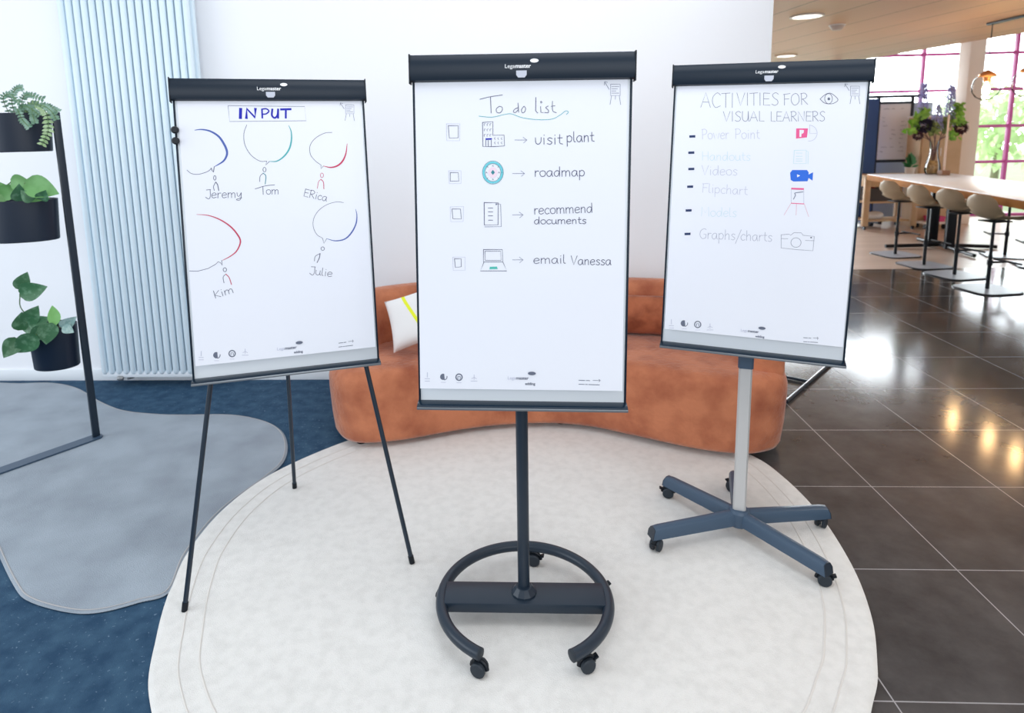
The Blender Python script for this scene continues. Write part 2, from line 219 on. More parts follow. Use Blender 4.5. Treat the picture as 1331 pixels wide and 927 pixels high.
('L','handwriting',[('pencil',2,0,'-2562,-2280 -2501,-2565'),('pencil',2,0,'-2378,-2280 -2525,-2451 -2314,-2520'),('pencil',2,0,'-2279,-2337 -2238,-2502'),('pencil',2,0,'-2293,-2269 -2288,-2255'),('pencil',2,0,'-2180,-2307 -2142,-2479'),('pencil',2,0,'-2166,-2370 -2157,-2355 -2149,-2338 -2140,-2322 -2131,-2308 -2120,-2299 -2107,-2293 -2091,-2289 -2076,-2289 -2061,-2294 -2048,-2305 -2038,-2325 -2030,-2352 -2023,-2384 -2016,-2416 -2008,-2447'),('pencil',2,0,'-2032,-2338 -2023,-2322 -2015,-2306 -2006,-2289 -1997,-2276 -1986,-2266 -1973,-2261 -1958,-2257 -1942,-2257 -1927,-2262 -1914,-2273 -1903,-2293 -1894,-2320 -1886,-2351 -1878,-2383 -1870,-2414')],[]),
('L','speech_bubble',[('pencil',1.5,0,'2461,832 2415,842 2371,854 2327,865 2278,872 2221,873 2154,867 2079,856 2000,841 1921,821 1845,795 1773,763 1700,725 1629,682 1562,635 1502,584 1447,529 1396,469 1351,405 1312,340 1281,275 1259,209 1243,141 1234,72 1231,4 1235,-61 1247,-127 1266,-194 1291,-258 1320,-318 1352,-370 1388,-412 1429,-445 1473,-475 1518,-503 1562,-533'),('pencil',1.8,0,'1562,-533 1605,-744 1719,-562'),('pen_blue',5.5,1,'1719,-562 1785,-586 1851,-612 1917,-638 1984,-658 2054,-669 2128,-672 2206,-669 2285,-659 2361,-642 2430,-616 2494,-581 2553,-537 2608,-486 2660,-430 2708,-372 2754,-311 2797,-245 2836,-175 2870,-106 2898,-38 2920,28 2935,95 2946,160 2952,224 2956,285 2955,342 2949,397 2940,449 2930,502 2922,555')],[]),
('L','figure_sketch',[('pencil',2,0,'1609,-952 1598,-988 1573,-1013 1540,-1021 1508,-1009 1486,-981 1479,-944 1490,-908 1515,-883 1548,-875 1580,-887 1603,-915 1609,-952'),('pencil',2,0,'1196,-1417 1204,-1379 1209,-1339 1215,-1300 1226,-1263 1244,-1232 1273,-1206 1310,-1185 1351,-1167 1394,-1150 1434,-1131'),('pencil',2.8,0,'1434,-1131 1425,-1168 1417,-1206 1408,-1244 1398,-1281 1386,-1317 1370,-1351 1353,-1384 1333,-1416 1314,-1449 1295,-1481')],[]),
('L','handwriting',[('pencil',2,0,'1065,-1632 1223,-1650'),('pencil',2,0,'1204,-1646 1196,-1696 1189,-1749 1182,-1801 1173,-1847 1162,-1885 1149,-1913 1134,-1935 1118,-1950 1100,-1958 1083,-1961 1064,-1954 1045,-1939 1025,-1919 1005,-1897 985,-1878'),('pencil',2,0,'1243,-1778 1238,-1806 1231,-1836 1225,-1865 1221,-1891 1222,-1913 1228,-1931 1238,-1947 1251,-1959 1265,-1967 1279,-1972 1294,-1974 1311,-1972 1329,-1966 1345,-1957 1358,-1943 1369,-1923 1378,-1898 1385,-1869 1392,-1840 1400,-1812'),('pencil',2,0,'1400,-1812 1394,-1840 1387,-1869 1380,-1898 1376,-1924 1374,-1946 1377,-1962 1382,-1973 1390,-1982 1398,-1990 1405,-1999'),('pencil',2,0,'1501,-1709 1490,-1765 1476,-1825 1464,-1883 1454,-1934 1451,-1972 1454,-1994 1463,-2005 1475,-2008 1489,-2009 1500,-2014'),('pencil',2,0,'1603,-1861 1573,-2036'),('pencil',2,0,'1617,-1790 1627,-1779'),('pencil',2,0,'1677,-1965 1711,-1969 1746,-1974 1781,-1978 1810,-1981 1831,-1979 1842,-1972 1844,-1960 1842,-1947 1836,-1933 1829,-1922 1822,-1913 1811,-1905 1798,-1898 1784,-1893 1770,-1891 1754,-1892 1736,-1897 1718,-1904 1702,-1913 1689,-1924 1680,-1937 1674,-1954 1669,-1973 1668,-1991 1669,-2007 1674,-2021 1681,-2036 1692,-2049 1704,-2060 1719,-2067 1737,-2070 1758,-2069 1782,-2066 1805,-2062 1828,-2060')],[]),
('L','printed_symbol',[('grey',1.6,0,'2774,4695 3100,4694 3080,4350 2754,4352 2774,4695'),('grey',1.6,0,'2808,4622 3058,4621'),('grey',1.6,0,'2804,4556 2999,4555'),('grey',1.6,0,'2800,4490 2941,4490'),('grey',1.6,0,'2796,4425 3046,4424'),('grey',1.6,0,'2780,4337 2715,4075'),('grey',1.6,0,'3052,4336 3080,4072'),('grey',1.4,0,'2916,4337 2910,4234'),('grey',1.8,0,'2711,4542 2573,4768'),('grey',1.8,0,'2557,4673 2574,4782 2670,4753')],[]),
('L','printed_symbol',[('pale',2.5,0,'-3127,-4511 -3138,-4685'),('pale',2.2,0,'-3222,-4735 -3062,-4753'),('pale',2.2,0,'-3228,-4822 -3067,-4840')],[]),
('L','printed_symbol',[('slate',2.5,0,'-2477,-4710 -2477,-4733 -2481,-4756 -2489,-4777 -2501,-4796 -2516,-4811 -2533,-4824 -2553,-4832 -2574,-4836'),('pale',1.5,0,'-2693,-4913 -2531,-4931')],[('slate','-2565,-4823 -2594,-4832 -2625,-4832 -2655,-4822 -2681,-4803 -2702,-4777 -2716,-4747 -2721,-4713 -2717,-4680 -2704,-4650 -2684,-4625 -2659,-4607 -2629,-4598 -2598,-4599 -2568,-4609')]),
('L','printed_symbol',[('slate',4,0,'-1941,-4731 -1948,-4767 -1966,-4798 -1992,-4822 -2024,-4835 -2058,-4837 -2091,-4827 -2121,-4807 -2143,-4778 -2157,-4744 -2160,-4707 -2152,-4671 -2135,-4640 -2109,-4616 -2077,-4603 -2043,-4601 -2009,-4611 -1980,-4631 -1957,-4659 -1944,-4694 -1941,-4731'),('slate',2.5,0,'-2095,-4773 -2090,-4685 -2007,-4694 -2013,-4783'),('pale',1.5,0,'-2146,-4916 -1981,-4935')],[]),
('L','printed_symbol',[('pale',2.2,0,'-1571,-4593 -1582,-4771'),('pale',2,0,'-1663,-4732 -1576,-4682 -1497,-4751'),('pale',2,0,'-1697,-4818 -1475,-4843')],[]),
('L','printed_note',[('slate',2.4,0,'1931,-4744 2091,-4741'),('slate',2.4,0,'2127,-4740 2222,-4738'),('slate',1.6,0,'2310,-4721 2501,-4717'),('slate',1.6,0,'2474,-4671 2508,-4716 2468,-4770'),('slate',2.2,0,'1921,-4899 2067,-4896'),('slate',2.2,0,'2096,-4895 2154,-4894'),('slate',2.2,0,'2183,-4893 2476,-4888')],[]),
('C','heading',[('pencil',2,0,'-1335,4397 -1268,4413 -1202,4429 -1135,4445 -1067,4461 -996,4474 -921,4486 -843,4496 -764,4506 -685,4515 -606,4525'),('pencil',2.2,0,'-991,4474 -973,3958'),('pencil',2,0,'-711,4169 -731,4154 -753,4138 -774,4123 -791,4106 -803,4089 -808,4068 -809,4046 -806,4023 -799,4002 -790,3986 -777,3974 -759,3965 -738,3959 -718,3957 -699,3959 -681,3968 -663,3981 -646,3998 -631,4017 -621,4035 -614,4055 -611,4078 -610,4100 -613,4121 -620,4138 -633,4148 -650,4155 -670,4160 -692,4164 -711,4169')],[]),
('C','heading',[('pencil',2,0,'-101,4118 -125,4109 -151,4100 -176,4090 -199,4080 -218,4068 -232,4054 -244,4038 -252,4020 -257,4005 -257,3992 -251,3982 -240,3973 -225,3966 -208,3963 -192,3966 -175,3976 -157,3993 -138,4013 -119,4035 -101,4054'),('pencil',2.2,0,'-108,4264 -88,3977'),('pencil',2,0,'81,4159 64,4138 45,4116 27,4095 12,4074 3,4053 1,4031 3,4007 10,3985 19,3967 29,3955 42,3952 59,3955 77,3963 94,3974 107,3988 116,4006 124,4030 130,4057 133,4082 133,4102 127,4117 117,4129 105,4139 92,4149 81,4159')],[]),
('C','heading',[('pencil',2.2,0,'461,4429 456,4009 521,3944'),('pencil',2,0,'611,4147 625,3956 702,3955'),('pencil',2,0,'623,4312 662,4274 624,4249 611,4295'),('pencil',2,0,'856,4157 838,4147 818,4138 799,4129 785,4119 779,4107 786,4093 803,4078 824,4062 844,4045 857,4029 864,4013 868,3995 869,3978 866,3963 857,3953 841,3948 819,3948 793,3950 766,3953 741,3954'),('pencil',2,0,'990,4308 990,4246 988,4180 987,4116 990,4059 999,4015 1015,3986 1038,3970 1064,3961 1090,3953 1115,3942'),('pencil',1.8,0,'947,4148 1075,4162')],[]),
('C','wavy_underline',[('teal',1.8,0,'-1366,3865 -1281,3856 -1197,3845 -1113,3835 -1030,3829 -948,3829 -865,3838 -782,3855 -700,3874 -624,3893 -556,3906 -500,3916 -455,3924 -414,3929 -371,3930 -322,3924 -265,3909 -205,3885 -142,3858 -77,3832 -10,3810 59,3794 132,3779 205,3767 280,3756 353,3747 427,3739 501,3733 575,3729 647,3727 716,3727 783,3729 848,3732 910,3737 970,3746 1026,3759 1079,3779 1128,3803 1174,3831 1218,3859 1258,3884 1294,3910 1328,3938 1358,3963 1386,3984 1411,3997 1436,3999 1459,3994 1480,3983 1495,3970 1502,3958 1499,3946 1487,3932 1471,3917 1453,3902 1438,3887')],[]),
('C','checkbox',[('pencil',1.9,0,'-2365,3571 -2041,3567 -2045,3182 -2338,3172 -2365,3571'),('pale',1.5,0,'-2426,3633 -1986,3628 -2001,3089 -2420,3093 -2426,3633')],[]),
('C','checkbox',[('pencil',1.8,0,'-2321,2059 -2059,2057 -2044,1779 -2325,1781 -2321,2059'),('pale',1.5,0,'-2374,2119 -1966,2116 -1971,1705 -2358,1702 -2374,2119')],[]),
('C','building_sketch',[('pencil',2,0,'-1254,3664 -918,3687 -921,3250 -558,3252 -546,2907 -909,2889 -1246,2892 -1254,3664'),('pencil',1.5,0,'-1160,3629 -1203,3619 -1198,3561'),('pencil',1.5,0,'-1066,3628 -1109,3618 -1104,3560'),('pencil',1.5,0,'-972,3627 -1015,3617 -1010,3558'),('pencil',1.5,0,'-1161,3457 -1204,3447 -1199,3389'),('pencil',1.5,0,'-1067,3456 -1110,3446 -1105,3388'),('pencil',1.5,0,'-973,3455 -1016,3445 -1011,3387'),('pencil',1.5,0,'-1163,3285 -1206,3275 -1201,3216'),('pencil',1.5,0,'-1068,3284 -1112,3274 -1107,3215'),('pencil',1.5,0,'-974,3283 -1017,3273 -1012,3214'),('pencil',1.3,0,'-838,3175 -876,3160 -844,3106'),('pencil',1.3,0,'-731,3174 -768,3159 -736,3105'),('pencil',1.3,0,'-623,3173 -661,3158 -629,3104'),('pencil',1.3,0,'-839,3037 -876,3022 -844,2968'),('pencil',1.3,0,'-731,3036 -769,3021 -737,2967'),('pencil',1.3,0,'-624,3035 -661,3020 -629,2966'),('pencil',1.8,0,'-1150,3094 -1152,2897'),('pencil',1.8,0,'-1070,3093 -1071,2896'),('pencil',1.8,0,'-973,3092 -974,2895')],[('inkblue','-1163,3155 -956,3161 -951,3113 -1158,3104')]),
('C','compass_sketch',[('cyan',5.5,0,'-627,2052 -635,1979 -657,1910 -693,1847 -741,1795 -798,1756 -862,1732 -929,1725 -996,1733 -1060,1758 -1117,1798 -1164,1850 -1200,1913 -1221,1983 -1229,2056 -1220,2129 -1198,2199 -1161,2261 -1113,2312 -1056,2351 -992,2375 -925,2382 -859,2374 -795,2349 -739,2309 -691,2257 -656,2195 -634,2125 -627,2052'),('teal_dark',1.5,0,'-587,2052 -596,1969 -621,1890 -662,1819 -716,1760 -781,1716 -853,1689 -929,1680 -1006,1689 -1078,1718 -1142,1763 -1196,1823 -1236,1894 -1261,1973 -1269,2057 -1259,2140 -1234,2219 -1192,2289 -1138,2348 -1073,2391 -1001,2418 -925,2427 -850,2417 -778,2389 -714,2344 -660,2285 -620,2214 -595,2135 -587,2052'),('teal_dark',1.4,0,'-669,2052 -678,1978 -704,1908 -746,1848 -800,1803 -862,1774 -929,1765 -996,1775 -1058,1804 -1111,1851 -1152,1911 -1178,1981 -1186,2056 -1176,2131 -1150,2200 -1109,2260 -1055,2305 -993,2333 -926,2343 -859,2332 -797,2303 -744,2257 -703,2197 -678,2127 -669,2052'),('pencil',1.6,0,'-946,2253 -926,2293 -906,2253'),('pencil',1.6,0,'-747,2033 -727,2073 -707,2033'),('pencil',1.6,0,'-949,1810 -929,1850 -909,1810'),('pencil',1.6,0,'-1153,2036 -1133,2076 -1113,2036'),('pencil',1.4,0,'-769,1884 -742,1855'),('pencil',1.4,0,'-1088,1886 -1115,1858'),('pencil',1.4,0,'-1086,2224 -1112,2253'),('pencil',1.4,0,'-767,2222 -740,2250')],[('pink_pale','-772,2053 -784,1986 -818,1930 -869,1892 -928,1880 -988,1893 -1038,1931 -1071,1988 -1083,2055 -1071,2122 -1037,2178 -986,2216 -926,2228 -867,2215 -817,2177 -783,2120 -772,2053'),('teal_dark','-993,2055 -927,2141 -862,2054 -928,1974')]),
('C','arrow',[('grey',1.6,0,'-217,3093 180,3089'),('grey',1.6,0,'56,3176 180,3089 68,2997')],[]),
('C','arrow',[('grey',1.6,0,'-293,2018 106,2015'),('grey',1.6,0,'-19,2103 106,2015 -6,1922')],[]),
('C','arrow',[('grey',1.6,0,'-296,669 56,668'),('grey',1.6,0,'-70,757 56,668 -57,572')],[]),
('C','arrow',[('grey',1.6,0,'-299,-820 56,-819'),('grey',1.6,0,'-71,-730 56,-819 -58,-917')],[]),
('C','handwriting',[('pencil',2.3,0,'451,3158 452,3125 453,3091 455,3057 458,3027 465,3003 476,2984 490,2969 506,2958 523,2952 539,2951 556,2955 575,2966 593,2980 610,2998 622,3019 629,3043 632,3071 633,3101 634,3133 635,3163'),('pencil',2.3,0,'723,3148 728,2949'),('pencil',2.3,0,'723,3230 732,3244'),('pencil',2.3,0,'990,3125 974,3132 956,3140 939,3147 923,3152 907,3153 891,3148 874,3140 859,3128 847,3116 843,3106 848,3096 859,3086 875,3076 892,3067 908,3057 924,3047 943,3038 961,3029 975,3019 982,3008 980,2995 971,2981 958,2966 943,2954 927,2947 910,2946 890,2950 868,2956 846,2963 825,2969'),('pencil',2.3,0,'1073,3144 1079,2945'),('pencil',2.3,0,'1073,3227 1082,3240'),('pencil',2.3,0,'1229,3252 1228,3198 1225,3140 1224,3083 1225,3033 1231,2995 1243,2973 1261,2962 1282,2958 1303,2956 1323,2950'),('pencil',2.3,0,'1165,3143 1313,3149'),('pencil',2.3,0,'1463,3207 1473,2876'),('pencil',2.3,0,'1465,3157 1479,3170 1494,3186 1508,3200 1522,3210 1537,3214 1553,3209 1572,3199 1589,3184 1604,3166 1613,3149 1616,3129 1614,3106 1610,3082 1602,3060 1594,3043 1584,3032 1571,3024 1556,3019 1542,3016 1528,3016 1516,3018 1504,3024 1492,3032 1480,3041 1468,3048'),('pencil',2.3,0,'1673,3341 1675,3279 1675,3212 1676,3148 1678,3092 1683,3051 1690,3028 1700,3019 1712,3019 1724,3021 1735,3018'),('pencil',2.3,0,'1929,3185 1914,3192 1899,3200 1884,3207 1869,3211 1855,3211 1839,3205 1823,3194 1807,3180 1793,3165 1783,3151 1777,3136 1773,3119 1772,3103 1774,3086 1778,3072 1785,3057 1795,3042 1806,3029 1819,3018 1832,3013 1844,3012 1858,3015 1873,3021 1886,3032 1897,3046 1906,3067 1912,3092 1918,3121 1924,3151 1930,3179'),('pencil',2.3,0,'1929,3195 1929,3171 1929,3147 1930,3122 1930,3100 1933,3080 1937,3064 1942,3050 1948,3038 1955,3027 1961,3014'),('pencil',2.3,0,'2010,3213 2016,3015'),('pencil',2.3,0,'2012,3134 2023,3150 2035,3168 2046,3185 2057,3198 2069,3207 2081,3210 2094,3210 2108,3206 2119,3197 2129,3181 2135,3157 2138,3125 2141,3089 2143,3052 2145,3016'),('pencil',2.3,0,'2249,3314 2250,3261 2249,3205 2249,3151 2252,3103 2258,3067 2268,3046 2283,3036 2300,3032 2317,3030 2333,3025'),('pencil',2.3,0,'2201,3208 2319,3216')],[]),
('C','handwriting',[('pencil',2.3,0,'447,2100 449,1914'),('pencil',2.3,0,'447,2022 456,2037 465,2052 473,2066 482,2079 493,2088 505,2092 519,2092 534,2091 548,2089 562,2088'),('pencil',2.3,0,'693,2100 677,2095 660,2089 643,2084 628,2078 617,2069 608,2058 602,2045 599,2030 597,2015 598,2001 602,1986 609,1970 618,1954 627,1940 637,1929 648,1922 659,1917 671,1915 684,1914 695,1914 707,1916 720,1919 732,1924 743,1930 753,1939 761,1950 768,1963 774,1978 778,1993 779,2007 778,2021 775,2037 770,2051 763,2064 755,2075 745,2083 733,2088 720,2092 706,2096 693,2100'),('pencil',2.3,0,'986,2075 971,2082 955,2089 940,2096 924,2100 909,2100 892,2094 875,2085 858,2072 843,2058 833,2044 826,2030 822,2015 821,1999 822,1984 826,1970 833,1956 843,1942 855,1929 868,1919 880,1914 894,1913 908,1916 923,1922 937,1932 949,1945 959,1964 966,1988 973,2015 979,2043 986,2069'),('pencil',2.3,0,'986,2085 986,2062 985,2039 985,2016 985,1995 987,1976 991,1961 997,1948 1003,1937 1009,1926 1015,1914'),('pencil',2.3,0,'1224,2075 1209,2082 1193,2089 1178,2096 1163,2100 1147,2100 1131,2095 1113,2085 1097,2072 1082,2058 1071,2044 1064,2030 1060,2015 1059,1999 1061,1984 1064,1970 1071,1956 1081,1942 1093,1929 1106,1920 1119,1914 1132,1913 1147,1916 1162,1922 1176,1932 1188,1945 1197,1964 1205,1988 1211,2015 1218,2043 1224,2069'),('pencil',2.3,0,'1230,2224 1234,1914'),('pencil',2.3,0,'1308,2100 1311,1914'),('pencil',2.3,0,'1309,2032 1320,2046 1330,2061 1341,2076 1351,2087 1362,2094 1375,2097 1389,2097 1403,2093 1415,2084 1424,2069 1429,2047 1432,2017 1433,1983 1433,1948 1434,1915'),('pencil',2.3,0,'1432,2032 1443,2046 1453,2061 1463,2076 1474,2087 1485,2094 1498,2097 1511,2097 1525,2093 1537,2084 1547,2069 1553,2047 1556,2017 1557,1983 1559,1948 1561,1915'),('pencil',2.3,0,'1788,2076 1773,2082 1757,2089 1742,2096 1726,2101 1711,2100 1695,2095 1677,2085 1661,2072 1646,2058 1635,2045 1629,2031 1625,2015 1624,2000 1625,1984 1629,1970 1636,1957 1646,1943 1658,1930 1671,1920 1684,1915 1697,1914 1711,1916 1726,1922 1740,1932 1752,1946 1761,1965 1769,1989 1775,2016 1781,2043 1788,2069'),('pencil',2.3,0,'1788,2085 1788,2063 1787,2039 1787,2017 1788,1995 1790,1977 1794,1961 1799,1949 1805,1937 1812,1926 1818,1915'),('pencil',2.3,0,'1872,2100 1877,1791'),('pencil',2.3,0,'1873,2054 1888,2066 1903,2081 1918,2094 1933,2103 1948,2107 1965,2102 1984,2092 2002,2078 2017,2061 2026,2045 2029,2026 2027,2004 2021,1982 2014,1961 2005,1946 1994,1935 1980,1928 1965,1923 1950,1921 1936,1921 1923,1924 1911,1929 1899,1937 1887,1945 1874,1952')],[]),
('C','handwriting',[('pencil',2.2,0,'430,874 436,685'),('pencil',2.2,0,'432,795 440,810 447,825 455,840 463,853 472,862 483,867 496,868 509,867 523,865 536,864'),('pencil',2.2,0,'577,784 606,787 637,791 667,795 693,799 710,806 718,816 718,828 713,841 705,853 698,862 689,869 678,875 666,880 653,881 641,880 628,874 613,866 600,854 588,841 579,828 574,812 572,793 572,774 574,755 579,739 585,726 595,713 606,702 619,694 633,691 649,692 667,698 686,707 705,716 723,725'),('pencil',2.2,0,'902,855 890,863 878,872 866,880 854,885 841,885 827,879 811,869 796,856 782,841 773,827 767,812 763,797 763,781 764,765 768,751 776,737 786,724 799,711 813,701 827,696 841,696 857,701 874,708 890,717 907,723'),('pencil',2.2,0,'1024,890 1009,884 993,879 978,873 965,866 954,857 947,845 942,832 939,817 938,802 939,787 943,772 950,756 958,740 968,727 977,716 987,709 997,704 1008,702 1020,701 1030,702 1041,704 1053,707 1064,713 1074,720 1082,728 1089,739 1095,753 1100,768 1103,784 1104,798 1103,813 1100,828 1095,842 1088,856 1081,867 1071,874 1060,879 1048,883 1035,886 1024,890'),('pencil',2.2,0,'1150,894 1157,705'),('pencil',2.2,0,'1152,825 1162,839 1171,854 1180,869 1189,881 1199,889 1211,892 1223,892 1236,888 1247,880 1256,865 1262,842 1264,812 1266,777 1267,742 1269,708'),('pencil',2.2,0,'1265,828 1274,842 1283,858 1292,872 1301,885 1311,892 1323,895 1335,895 1348,891 1359,883 1368,868 1374,845 1378,815 1380,781 1382,745 1385,712'),('pencil',2.2,0,'1448,902 1455,713'),('pencil',2.2,0,'1450,833 1459,847 1468,863 1477,878 1487,890 1497,897 1508,900 1521,900 1534,896 1545,888 1554,873 1559,850 1562,820 1564,786 1565,750 1567,717'),('pencil',2.2,0,'1562,836 1571,850 1580,866 1589,881 1599,893 1609,900 1620,903 1633,903 1645,900 1657,891 1666,876 1672,854 1675,823 1678,789 1680,753 1682,720'),('pencil',2.2,0,'1745,816 1774,820 1805,823 1835,827 1860,832 1877,838 1885,848 1885,860 1880,873 1872,885 1864,894 1856,901 1845,907 1833,912 1820,913 1808,912 1795,906 1781,898 1767,886 1755,874 1747,860 1742,844 1740,825 1740,806 1742,788 1747,772 1754,758 1763,746 1774,735 1787,727 1801,723 1817,725 1835,731 1853,740 1872,749 1891,757'),('pencil',2.2,0,'1937,915 1945,727'),('pencil',2.2,0,'1940,840 1950,856 1961,873 1971,889 1982,902 1993,910 2005,914 2017,914 2030,910 2041,902 2050,887 2056,864 2059,834 2062,800 2064,764 2067,731'),('pencil',2.2,0,'2273,899 2258,905 2244,912 2230,919 2216,923 2202,922 2187,916 2172,906 2157,893 2144,878 2135,864 2129,850 2126,834 2125,818 2127,803 2131,789 2137,775 2147,761 2158,748 2170,739 2182,734 2194,733 2207,736 2221,743 2233,753 2243,767 2251,786 2258,811 2263,838 2268,866 2273,893'),('pencil',2.2,0,'2273,1049 2287,737'),('pencil',2.2,0,'568,489 554,494 541,500 527,505 514,508 501,508 486,503 471,496 456,486 444,475 434,464 428,454 425,442 424,429 425,418 428,407 434,396 442,385 453,375 464,368 475,364 487,363 500,365 513,370 525,377 535,388 544,403 550,421 556,442 562,464 568,484'),('pencil',2.2,0,'573,604 576,364'),('pencil',2.2,0,'715,509 700,504 686,501 671,496 658,491 648,485 641,476 636,466 632,454 631,443 632,432 635,420 641,408 649,396 657,385 666,377 675,371 685,367 695,365 706,365 716,365 727,366 737,369 748,373 758,378 766,384 773,393 779,403 784,414 788,426 789,437 788,448 785,460 781,471 775,482 768,490 760,496 749,500 738,503 726,506 715,509'),('pencil',2.2,0,'959,486 947,492 936,499 925,505 914,509 902,510 888,506 873,498 858,488 845,477 835,466 829,455 826,444 825,431 826,419 829,409 836,398 846,387 857,378 870,370 883,366 897,366 912,369 928,374 944,380 960,385'),('pencil',2.2,0,'995,510 995,487 994,464 994,440 995,419 1000,402 1008,389 1019,379 1031,372 1044,368 1057,366 1069,368 1083,372 1096,380 1108,390 1117,403 1122,420 1125,441 1126,464 1127,488 1128,511'),('pencil',2.2,0,'1128,511 1128,488 1127,464 1127,441 1127,420 1130,403 1135,391 1141,383 1149,378 1156,373 1164,367'),('pencil',2.2,0,'1195,511 1197,367'),('pencil',2.2,0,'1196,458 1205,469 1214,481 1223,492 1232,501 1242,506 1253,509 1265,509 1277,506 1287,499 1295,487 1300,470 1302,447 1303,420 1303,393 1304,368'),('pencil',2.2,0,'1302,459 1311,469 1320,481 1329,492 1339,502 1348,507 1359,509 1371,509 1383,506 1394,499 1402,488 1407,470 1410,447 1411,421 1412,394 1414,368'),('pencil',2.2,0,'1476,440 1503,443 1533,445 1561,447 1586,451 1602,455 1609,463 1610,472 1605,482 1598,491 1591,498 1584,504 1573,509 1562,512 1550,514 1538,513 1526,509 1512,502 1499,494 1487,484 1479,474 1474,462 1471,448 1471,433 1473,419 1476,407 1483,396 1491,387 1502,378 1514,372 1527,369 1542,370 1559,374 1577,380 1595,387 1613,393'),('pencil',2.2,0,'1661,513 1663,369'),('pencil',2.2,0,'1662,456 1672,467 1683,480 1693,493 1704,503 1714,509 1726,511 1738,511 1749,508 1760,501 1768,490 1773,472 1775,449 1777,423 1778,396 1780,370'),('pencil',2.2,0,'1879,586 1879,548 1877,507 1876,467 1877,433 1882,406 1891,391 1904,383 1919,381 1935,379 1949,376'),('pencil',2.2,0,'1834,509 1940,514'),('pencil',2.2,0,'2100,496 2087,500 2075,506 2062,511 2051,514 2039,515 2028,511 2016,505 2005,497 1997,489 1994,481 1997,474 2005,468 2017,461 2029,454 2041,448 2053,441 2066,435 2079,429 2090,422 2094,415 2093,406 2087,395 2078,385 2067,376 2055,371 2043,370 2029,373 2013,377 1997,382 1982,385')],[]),
